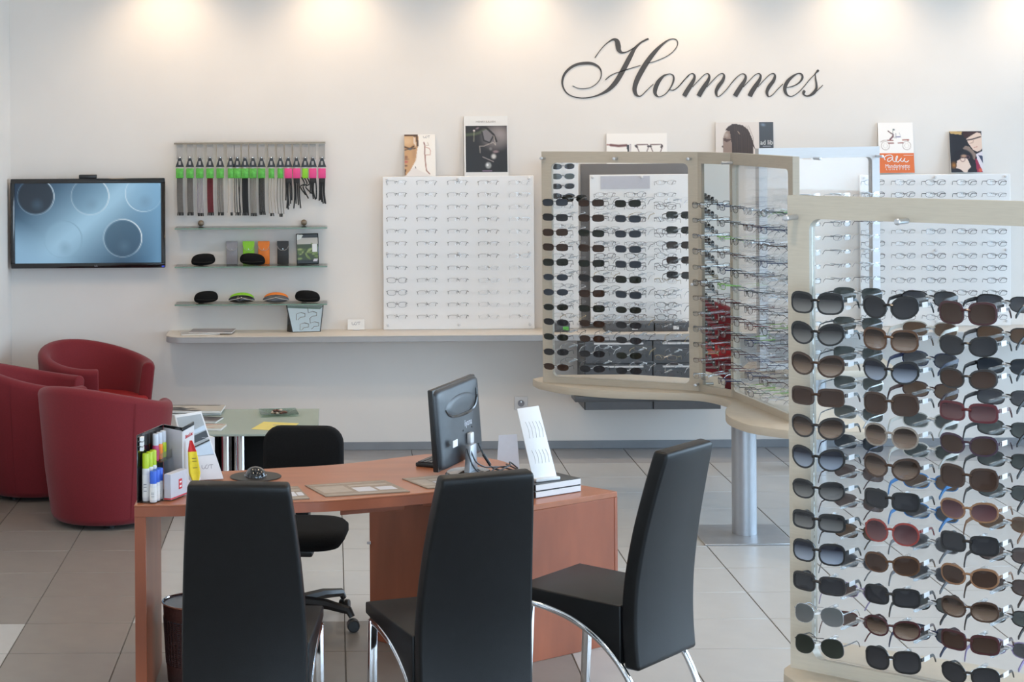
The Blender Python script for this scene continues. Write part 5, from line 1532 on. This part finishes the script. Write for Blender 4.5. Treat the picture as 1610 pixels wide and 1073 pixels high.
dk = ['black', 'dark', 'navy', 'gunmetal', 'black', 'brown', 'wine', 'gunmetal', 'grey', 'black', 'red', 'silver']
for r_ in range(NROW):
    lab = f'{dk[r_]} narrow spectacles before the mirror panel, {ORD[r_]} row'
    specs('spectacles', 'spectacles', lab, 'spectacles before the mirror panel', on_panel(SB, 0.13, 0.12, ROW0 - DROW * r_, False), rs.choice(['thin', 'full']), dk[r_], 'clear', tilt=rs.uniform(-.04, .04))
    peg_on(SB, 0.13, ROW0 - DROW * r_, False)
CN5 = ['rearmost', 'second', 'third', 'foremost']
for back in (False, True):
    for c in range(4 if not back else 3):
        for r_ in range(NROW):
            fr = rs.choice(['black', 'dark', 'black', 'navy', 'gunmetal', 'brown', 'red', 'navy', 'wine', 'silver', 'green', 'black'])
            st = rs.choice(['full', 'full', 'full', 'pantos', 'half'])
            x = (0.11 if not back else 0.22) + 0.2 * c
            z = ROW0 - DROW * r_ - (0.02 if back else 0)
            lab = f'{fr} {SHP[st]} spectacles, {"left" if not back else "right"} face of the forward wing, {CN5[c]} column, {ORD[r_]} row'
            specs('spectacles', 'spectacles', lab, f'spectacles on the {"right" if back else "left"} face of the forward wing', on_panel(SC, x, 0.12, z, back), st, fr, 'clear', tilt=rs.uniform(-.05, .05))
            peg_on(SC, x, z, back)
for c in range(3):
    for r_ in range(NROW):
        fr = rs.choice(['dark', 'gunmetal', 'wine', 'black', 'silver', 'silver', 'clear', 'brown'])
        st = rs.choice(['thin', 'half', 'full'])
        x, z = 0.30 + 0.215 * c, ROW0 - DROW * r_
        lab = f'{fr} {SHP[st]} spectacles on the rear wing, {CN[c]} column, {ORD[r_]} row'
        specs('spectacles', 'spectacles', lab, 'spectacles on the rear wing', on_panel(SD, x, 0.12, z, False), st, fr, 'clear', tilt=rs.uniform(-.05, .05))
        peg_on(SD, x, z, False)

# ================================================================== BOARDS ON THE WALL
BO = 0.05                                     # board face stands this far off the wall
def wall_board(name, label, px0, px1, py0, py1, m, thick=0.012, off=BO, knobs=True):
    a, b = site(px0, py0, WALL_Y - off), site(px1, py1, WALL_Y - off)
    zb = max(b.z, SH + 0.0005)
    t = thing(name, label, 'display board', (a.x, WALL_Y - off, zb))
    W, H = b.x - a.x, a.z - zb
    MB().box(0, W, 0.0, thick, 0, H).build('panel', m, t, bevel=0.002, seg=1)
    MB().box(0.03, 0.06, thick, off - 0.001, H - 0.2, H - 0.1).build('wall_spacer', M['white'], t, smooth=0)
    MB().box(W - 0.06, W - 0.03, thick, off - 0.001, H - 0.2, H - 0.1).build('wall_spacer', M['white'], t, smooth=0)
    if knobs:
        for fx in (0.03, 0.5, 0.97):
            for fz in (0.982, 0.5, 0.03):
                o = MB().lathe([(0.009, 0), (0.009, 0.008), (0.006, 0.011)], 12).build('knob', M['white'], t)
                o.rotation_euler = UP
                o.location = (W * fx, 0, H * fz)
    return t
short_peg = MB().box(-0.003, 0.003, -0.112, 0.0, -0.003, 0.003).mesh('peg', M['peg'], smooth=0)
def board_specs(b, cols, rows, pick, where, group, off=BO, first=0):
    for c, px in enumerate(cols):
        for r_, py in enumerate(rows):
            g = pick(c, r_)
            if g is None:
                continue
            st, fr, ln = g
            q = site(px + 0.005 * (py - 390), py, WALL_Y - off - 0.115)
            sun = ln != 'clear'
            lab = f'{fr} {SHP[st]} {"sunglasses" if sun else "spectacles"} on the {where}, {nth[c]} column, {ORD[r_] if r_ < 11 and len(rows) == 12 else nth[r_] if len(rows) != 12 else "bottom"} row'
            specs('sunglasses' if sun else 'spectacles', 'sunglasses' if sun else 'spectacles', lab, group, Matrix.Translation(q), st, fr, ln, tilt=rs.uniform(-.03, .03))
            link('peg', short_peg, b, (q.x - b.location.x, 0, q.z - b.location.z + 0.003))
rowsW = [287 + 19.27 * k for k in range(12)]
BL = wall_board('spectacle_board', 'white board of fine spectacles left of the middle stand', 601.5, 840.5, 278, 519, M['board'])
def pickL(c, r_):
    if c == 4:
        return (('thin', 'half')[r_ % 2], rs.choice(['clear', 'clear', 'silver']), 'clear')
    if c == 3 and r_ > 6:
        return ('thin', rs.choice(['clear', 'silver']), 'clear')
    if c == 0 and r_ in (8, 9, 10):
        return ('full', 'grey', 'clear')
    return ('half', rs.choice(['gunmetal', 'dark', 'gunmetal', 'brown', 'grey']), 'clear')
board_specs(BL, (624, 671.7, 720.5, 769, 818), rowsW, pickL, 'left wall board', 'spectacles on the left wall board')
BR = wall_board('spectacle_board', 'white board of spectacles at the right end of the wall', 1352, 1590, 275, 519, M['board'])
board_specs(BR, (1376, 1424, 1472, 1521, 1568), rowsW, lambda c, r_: (rs.choice(['full', 'full', 'full', 'thin', 'pantos' if r_ > 5 else 'full']), rs.choice(['dark', 'brown', 'gunmetal', 'wine', 'black', 'grey']), 'clear'), 'right wall board', 'spectacles on the right wall board')

# dark surround with the middle board
a, b = site(913, 258, WALL_Y - 0.02), site(1098, 540, WALL_Y - 0.02)
t = thing('grey_wall_panel', 'dark grey panel on the wall behind the middle stand', 'wall panel', (a.x, WALL_Y, SH + 0.0005))
MB().box(0, b.x - a.x, -0.022, -0.0005, 0, a.z - SH).build('panel', M['darkpanel'], t, bevel=0.003)
BM = wall_board('spectacle_board', 'white board on dark panel seen through the middle stand', 927, 1092, 275, 506, M['board'], off=0.075)
for ch in BM.children:
    if ch.name.startswith('wall_spacer'):
        ch.scale = (1, 0.5, 1); ch.location = (0, 0.006, 0)
board_specs(BM, (952.5, 1000.5, 1048), rowsW, lambda c, r_: None if (r_ == 0 and c < 2) else (rs.choice(['full', 'full', 'thin']), rs.choice(['brown', 'dark', 'wine', 'gunmetal', 'black']), 'clear'), 'middle wall board', 'spectacles on the middle wall board', off=0.075)
q = site(983, 287, WALL_Y - 0.078)
o = MB().box(-0.155, 0.155, -0.003, 0, -0.04, 0.04).build('name_plate', M['lilac'], BM, smooth=0)
o.location = (q.x - BM.location.x, 0, q.z - BM.location.z)
BN = wall_board('sunglasses_board', 'narrow white board of sunglasses left of the dark panel', 858, 911, 250, 519, M['board'])
board_specs(BN, (886,), [262 + 15.6 * k for k in range(16)], lambda c, r_: ('sportoval', rs.choice(['dark', 'gunmetal', 'grey']), rs.choice(['slate', 'grey', 'greygreen'])) if r_ < 4 else (rs.choice(['thin', 'half']), rs.choice(['silver', 'grey', 'gunmetal']), 'clear'), 'narrow wall board', 'sunglasses on the narrow wall board')

# anthracite drawers hung below the shelf, boxes standing on it
a = site(921, 640, WALL_Y - 0.40); b = site(1137, 642, WALL_Y - 0.40)
t = thing('drawer_unit', 'anthracite drawer unit hung under the wall shelf behind the stand', 'drawer unit', (a.x, WALL_Y, a.z - 0.03))
W, H = b.x - a.x, SH - 0.042 - a.z + 0.03
MB().box(0, W, -0.33, -0.001, 0, H).build('carcass', M['darkcab'], t, bevel=0.002, seg=1)
for k in range(3):
    for j in range(2):
        d_ = MB().box(W * j / 2 + 0.004, W * (j + 1) / 2 - 0.004, -0.35, -0.331, H * k / 3 + 0.003, H * (k + 1) / 3 - 0.003).build('drawer', M['darkcab'], t, bevel=0.002, seg=1)
        MB().box(W * j / 2 + 0.06, W * (j + 1) / 2 - 0.06, -0.362, -0.35, H * (k + 1) / 3 - 0.022, H * (k + 1) / 3 - 0.012).build('handle', M['white'], d_, smooth=0)
for i, (x0, x1, lab) in enumerate(((872, 896, 'leftmost dark box with green sticker on the laminate shelf'), (952, 1028, 'wide dark box in the middle of the laminate shelf'), (1030, 1082, 'right dark box with white sticker on the laminate shelf'))):
    a, b = site(x0, 520, WALL_Y - 0.24), site(x1, 520, WALL_Y - 0.24)
    t = thing('storage_box', lab, 'box', (a.x, WALL_Y - 0.24, SH + 0.0005))
    MB().box(0, b.x - a.x, 0, 0.12, 0, 0.052).build('body', M['darkcab'], t, bevel=0.003)
    MB().box(-0.001, b.x - a.x + 0.001, -0.001, 0.121, 0.040, 0.054).build('lid', M['darkcab'], t, bevel=0.002)
    MB().box((b.x - a.x) * 0.55, (b.x - a.x) * 0.55 + 0.035, -0.0018, -0.0002, 0.012, 0.034).build('sticker', M['green'] if i == 0 else M['white'], t, smooth=0)

# ================================================================== POSTERS LEANING ABOVE THE BOARDS
def poster(name, label, px0, px1, py0, py1, border=(0, 0, 0, 0), bgm='paper', off=BO, depth=0.0, base=None):
    a, b = site(px0, py0, WALL_Y - 0.03), site(px1, py1, WALL_Y - 0.03)
    H = a.z - b.z if base is None else a.z - base
    zb = b.z if base is None else base
    W = b.x - a.x
    t = thing(name, label, 'poster', ((a.x + b.x) / 2, WALL_Y - off + 0.002, zb + 0.0005), rot=(-math.atan2(off - 0.012, H), 0, 0))
    MB().box(-W / 2, W / 2, 0, 0.005, 0, H).build('board', M[bgm], t, smooth=0)
    return t, W, H
zBL = BL.location.z + (site(601.5, 278, WALL_Y - BO).z - BL.location.z)
# 1 half face of a man in glasses
t, W, H = poster('face_poster', 'white poster with half a bespectacled face above the left board', 635.5, 685, 211, 272, base=zBL)
p = Print(50, 62, (246, 240, 232))
p.poly([(0, 0.0), (0.36, 0.0), (0.46, 0.06), (0.44, 0.3), (0.40, 0.42), (0.36, 0.62), (0.27, 0.75), (0.2, 0.84), (0.05, 0.98), (0, 0.98)], (204, 160, 116))
p.ell(0.10, 0.16, 0.26, 0.16, (222, 184, 142), soft=0.7).ell(0.32, 0.45, 0.10, 0.25, (190, 148, 108), soft=0.8)
p.poly([(0, 0), (0.44, 0), (0.46, 0.28), (0.41, 0.30), (0.37, 0.06), (0, 0.04)], (96, 72, 56))
p.poly([(0.30, 0.06), (0.36, 0.10), (0.38, 0.30), (0.31, 0.22)], (228, 206, 186))
p.line([(0.0, 0.30), (0.18, 0.345), (0.30, 0.29)], 0.05, (88, 58, 40)).line([(0.0, 0.375), (0.14, 0.36), (0.36, 0.335)], 0.025, (66, 54, 50))
p.ell(0.19, 0.35, 0.085, 0.035, (94, 96, 100), soft=0.5).ell(0.06, 0.54, 0.07, 0.04, (150, 104, 78), soft=0.6)
p.ell(0.04, 0.655, 0.10, 0.035, (196, 112, 98), soft=0.4).ell(0.05, 0.59, 0.13, 0.03, (150, 110, 82), soft=0.8).ell(0.05, 0.745, 0.07, 0.028, (118, 84, 64), soft=0.6)
p.poly([(0, 0.84), (0.06, 0.82), (0.04, 0.97), (0, 0.98)], (96, 62, 40)).poly([(0.33, 0.74), (0.38, 0.80), (0.40, 0.90), (0.36, 0.92)], (92, 84, 84)).poly([(0.08, 0.96), (0.28, 0.78), (0.6, 0.9), (0.9, 1), (0, 1)], (236, 228, 222))
p.line([(0.63, 0.20), (0.655, 0.26), (0.65, 0.48)], 0.03, (120, 60, 52)).line([(0.655, 0.26), (0.78, 0.27), (0.75, 0.20)], 0.02, (206, 190, 178)).line([(0.66, 0.30), (0.80, 0.34), (0.84, 0.40), (0.82, 0.49), (0.66, 0.50)], 0.02, (206, 160, 148))
p.line([(0.66, 0.50), (0.67, 0.66), (0.70, 0.86), (0.80, 0.94)], 0.03, (150, 100, 88))
p.sheet('picture', M['printed'], t, W - 0.002, H - 0.002, UP, (0, -0.0006, H / 2))
ust(t, (W * 0.22, -0.001, H * 0.935), UP, 0.020, M['logo_grey'])
# 2 dark product poster
t, W, H = poster('dark_poster', 'white bordered dark poster of frames and gems above the left board', 729.5, 799, 182.5, 270, base=zBL)
p = Print(70, 78, (22, 18, 18))
p.ell(0.78, 0.22, 0.46, 0.36, (196, 184, 180), soft=0.95).ell(0.66, 0.30, 0.4, 0.3, (110, 102, 102), soft=0.95, op=0.9999)
p.line([(0.0, 0.20), (0.25, 0.18), (0.5, 0.10)], 0.07, (92, 104, 70), 0.7)
p.poly([(0.38, 0.14), (0.50, 0.08), (0.64, 0.22), (0.62, 0.36), (0.46, 0.32)], (120, 114, 116))
p.line([(0.36, 0.0), (0.52, 0.06), (0.68, 0.20), (0.74, 0.34)], 0.04, (12, 10, 10)).line([(0.40, 0.14), (0.44, 0.32), (0.58, 0.37), (0.66, 0.24)], 0.03, (16, 14, 14)).line([(0.68, 0.22), (0.72, 0.42), (0.66, 0.36), (0.44, 0.44), (0.34, 0.44), (0.35, 0.58)], 0.02, (186, 172, 160), 0.8)
p.ell(0.21, 0.11, 0.035, 0.03, (244, 226, 220), soft=0.6).ell(0.29, 0.06, 0.07, 0.03, (150, 124, 132), rot=-0.4, soft=0.8).line([(0.21, 0.12), (0.20, 0.34)], 0.02, (176, 172, 140), 0.7)
p.ell(0.67, 0.66, 0.085, 0.08, (204, 200, 196), soft=0.6).ell(0.72, 0.56, 0.10, 0.04, (140, 116, 118), soft=0.6).ell(0.54, 0.85, 0.095, 0.09, (150, 152, 150), soft=0.4).ell(0.52, 0.84, 0.04, 0.04, (226, 226, 226), soft=0.6).ell(0.60, 0.50, 0.05, 0.05, (120, 116, 114), soft=0.7)
p.line([(0.41, 0.67), (0.66, 0.77)], 0.022, (150, 138, 134)).line([(0.40, 0.965), (0.62, 0.965)], 0.018, (150, 120, 150))
p.rect(0.3, 0.7, 0.99, 1, (22, 18, 18))
p.sheet('picture', M['printed'], t, W * 0.945, H * 0.775, UP, (0.002, -0.0006, H * 0.45))
text('title', 'HENRY JULLIEN', 0.017, M['greycard'], t, (0.0, -0.001, H * 0.905), UP, sx=1.05)
# 3 spectacles poster half hidden
zBM = BM.location.z + (site(927, 275, WALL_Y - 0.075).z - BM.location.z)
t, W, H = poster('frames_poster', 'white poster with spectacle drawings above the middle board', 954, 1050, 210, 259, off=0.022)
p = Print(96, 49, (247, 241, 234))
p.line([(0.0, 0.36), (0.08, 0.37)], 0.02, (170, 120, 112)).line([(0.07, 0.375), (0.2, 0.40), (0.33, 0.385)], 0.035, (112, 66, 62)).poly([(0.33, 0.36), (0.37, 0.37), (0.37, 0.62), (0.345, 0.62)], (60, 62, 64)).line([(0.38, 0.36), (0.40, 0.36), (0.39, 0.62)], 0.015, (190, 180, 184))
for c_ in (0.595, 0.82):
    p.line([(c_ - 0.10, 0.37), (c_ + 0.08, 0.36), (c_ + 0.10, 0.42), (c_ + 0.06, 0.62), (c_ - 0.05, 0.64), (c_ - 0.09, 0.45), (c_ - 0.10, 0.37)], 0.014, (110, 84, 80))
p.line([(0.48, 0.40), (0.50, 0.44)], 0.03, (70, 54, 52)).line([(0.91, 0.40), (0.90, 0.45)], 0.03, (70, 54, 52)).line([(0.68, 0.42), (0.73, 0.42)], 0.025, (60, 50, 50))
p.sheet('picture', M['printed'], t, W - 0.002, H - 0.002, UP, (0, -0.0006, H / 2))
# 4 braided head poster with dark strip
t, W, H = poster('profile_poster', 'wide poster of a braided head in profile with dark side strip', 1125.5, 1217.5, 192.5, 259, off=0.022)
p = Print(92, 66, (226, 216, 208))
p.poly([(0.13, 0.55), (0.135, 0.36), (0.18, 0.22), (0.34, 0.20), (0.42, 0.62), (0.42, 0.9), (0.14, 0.9)], (150, 128, 116)).poly([(0.10, 0.58), (0.13, 0.53), (0.14, 0.60)], (96, 78, 70))
p.poly([(0.14, 0.38), (0.27, 0.40), (0.27, 0.42), (0.20, 0.47), (0.14, 0.43)], (84, 60, 50)).ell(0.19, 0.30, 0.05, 0.08, (178, 160, 146), soft=0.7)
p.poly([(0.17, 0.19), (0.22, 0.11), (0.29, 0.05), (0.36, 0.045), (0.47, 0.08), (0.53, 0.14), (0.58, 0.22), (0.62, 0.36), (0.66, 0.54), (0.69, 0.66), (0.645, 0.57), (0.645, 0.80), (0.29, 0.80), (0.28, 0.5), (0.25, 0.22)], (62, 48, 42))
for k in range(9):
    p.line([(0.33 + 0.03 * k, 0.09), (0.34 + 0.038 * k, 0.35), (0.33 + 0.04 * k, 0.75)], 0.008, (96, 76, 64), 0.5)
p.poly([(0.37, 0.20), (0.41, 0.24), (0.43, 0.30), (0.40, 0.26)], (176, 150, 128)).rect(0.755, 1, 0, 1, (74, 78, 84)).ell(0.82, 0.07, 0.06, 0.05, (120, 134, 152), rot=0.6, soft=0.8).rect(0.755, 1, 0.72, 1, (54, 56, 70))
p.sheet('picture', M['printed'], t, W - 0.002, H - 0.002, UP, (0, -0.0006, H / 2))
text('title', 'ad lib', 0.042, M['whiteink'], t, (W * 0.378, -0.0012, H * 0.515), UP, sx=0.9)
MB().box(W * 0.31, W * 0.45, -0.0013, -0.0008, H * 0.425, H * 0.435).build('title_line', M['lilac'], t, smooth=0)
# 5 orange and white vehicle poster
zBR = zBL
t, W, H = poster('orange_poster', 'white and orange poster of a line-drawn vehicle above the right board', 1381, 1437, 192.5, 272, base=zBR)
p = Print(60, 84, (248, 243, 238))
p.rect(0, 1, 0.605, 1, (226, 116, 62))
for c_ in (0.20, 0.80):
    p.ring(c_, 0.46, 0.115, 0.018, (176, 160, 152)).ring(c_, 0.46, 0.06, 0.014, (216, 206, 200))
p.line([(0.07, 0.385), (0.16, 0.355), (0.3, 0.345)], 0.018, (176, 160, 152)).line([(0.27, 0.355), (0.42, 0.355)], 0.03, (150, 92, 84)).line([(0.29, 0.41), (0.43, 0.41)], 0.03, (140, 80, 74)).line([(0.56, 0.41), (0.7, 0.405)], 0.026, (150, 92, 84)).line([(0.69, 0.35), (0.86, 0.345), (0.84, 0.36)], 0.03, (160, 92, 80))
p.line([(0.29, 0.17), (0.36, 0.21), (0.42, 0.23)], 0.026, (96, 70, 70)).line([(0.43, 0.24), (0.42, 0.28), (0.34, 0.335)], 0.04, (96, 50, 56)).ell(0.45, 0.145, 0.04, 0.022, (90, 104, 108), soft=0.6).line([(0.42, 0.16), (0.43, 0.24), (0.46, 0.31)], 0.015, (150, 150, 150)).line([(0.50, 0.29), (0.62, 0.285)], 0.024, (110, 110, 150)).line([(0.60, 0.20), (0.65, 0.30)], 0.014, (196, 196, 200)).line([(0.51, 0.22), (0.505, 0.31)], 0.02, (150, 150, 156))
p.sheet('picture', M['printed'], t, W - 0.002, H - 0.002, UP, (0, -0.0006, H / 2))
g = MB()
sw = W / 610.0
sp = [(215, 770), (200, 730), (240, 690), (320, 680), (350, 730), (300, 790), (255, 790), (270, 740), (340, 730), (350, 780), (390, 800), (430, 720), (420, 700), (400, 760), (430, 810), (480, 760), (500, 735), (480, 780), (520, 800), (545, 760), (560, 740), (545, 780), (580, 810), (625, 780)]
g.tube(smooth_path([((x - 415) * sw, (x * 0, (1010 - y) * H / 930)[1], 0) for x, y in sp], 4), 0.0028, 5)
o = g.build('script_title', M['whiteink'], t); o.rotation_euler = UP; o.location = (0, -0.0015, 0); o.scale = (1, 1, 0.3)
text('title', 'Mandarinette', 0.034, M['whiteink'], t, (0.004, -0.0012, H * 0.135), UP, sx=0.86)
text('subtitle', 'L U N E T T E S', 0.015, M['whiteink'], t, (0.004, -0.0012, H * 0.072), UP, sx=1.5)
MB().box(W * 0.2, W * 0.47, -0.0013, -0.0008, H * 0.345, H * 0.352).build('title_line', M['whiteink'], t, smooth=0)
# 6 couple poster
t, W, H = poster('couple_poster', 'dark photo poster of a couple in glasses above the right board', 1493.5, 1545, 206, 271.5, base=zBR)
p = Print(60, 78, (30, 30, 38))
p.poly([(0, 0), (0.4, 0.01), (0.38, 0.09), (0.05, 0.06)], (196, 164, 108)).poly([(0.4, 0), (1, 0), (0.9, 0.06), (0.55, 0.17), (0.46, 0.16)], (58, 36, 38))
p.poly([(0.52, 0.19), (0.7, 0.10), (0.85, 0.04), (0.96, 0.05), (1, 0.15), (1, 0.42), (0.95, 0.46), (0.84, 0.50), (0.72, 0.46), (0.58, 0.30)], (226, 200, 184)).line([(0.52, 0.22), (0.7, 0.20), (0.96, 0.14)], 0.035, (44, 32, 34)).line([(0.62, 0.30), (0.72, 0.28), (0.74, 0.23)], 0.015, (150, 116, 106)).line([(0.74, 0.40), (0.84, 0.38)], 0.02, (190, 130, 120))
p.poly([(0.40, 0.42), (0.48, 0.35), (0.6, 0.38), (0.8, 0.56), (0.74, 0.70), (0.6, 0.6)], (136, 118, 108)).poly([(0.8, 0.56), (1, 0.48), (1, 1), (0.86, 1)], (222, 216, 224)).poly([(0.86, 0.58), (1, 0.6), (1, 0.8)], (60, 70, 96)).poly([(0.76, 0.66), (0.82, 0.68), (0.98, 1), (0.8, 1)], (150, 44, 74)).ell(0.9, 0.94, 0.07, 0.06, (214, 100, 76), soft=0.5)
p.ell(0.36, 0.66, 0.36, 0.24, (26, 24, 32), soft=0.15).ell(0.10, 0.82, 0.12, 0.12, (176, 116, 52), soft=0.9)
p.ell(0.42, 0.60, 0.13, 0.05, (178, 142, 118), soft=0.6).poly([(0.20, 0.72), (0.34, 0.66), (0.52, 0.66), (0.62, 0.86), (0.52, 0.94), (0.5, 1), (0.42, 1), (0.30, 0.92), (0.16, 0.90), (0.18, 0.84)], (228, 206, 192)).ring(0.38, 0.68, 0.07, 0.025, (140, 110, 104)).ring(0.54, 0.63, 0.05, 0.025, (110, 70, 80)).poly([(0.02, 0.92), (0.22, 0.90), (0.38, 1), (0.02, 1)], (32, 30, 40))
p.sheet('picture', M['printed'], t, W - 0.002, H - 0.002, UP, (0, -0.0006, H / 2))
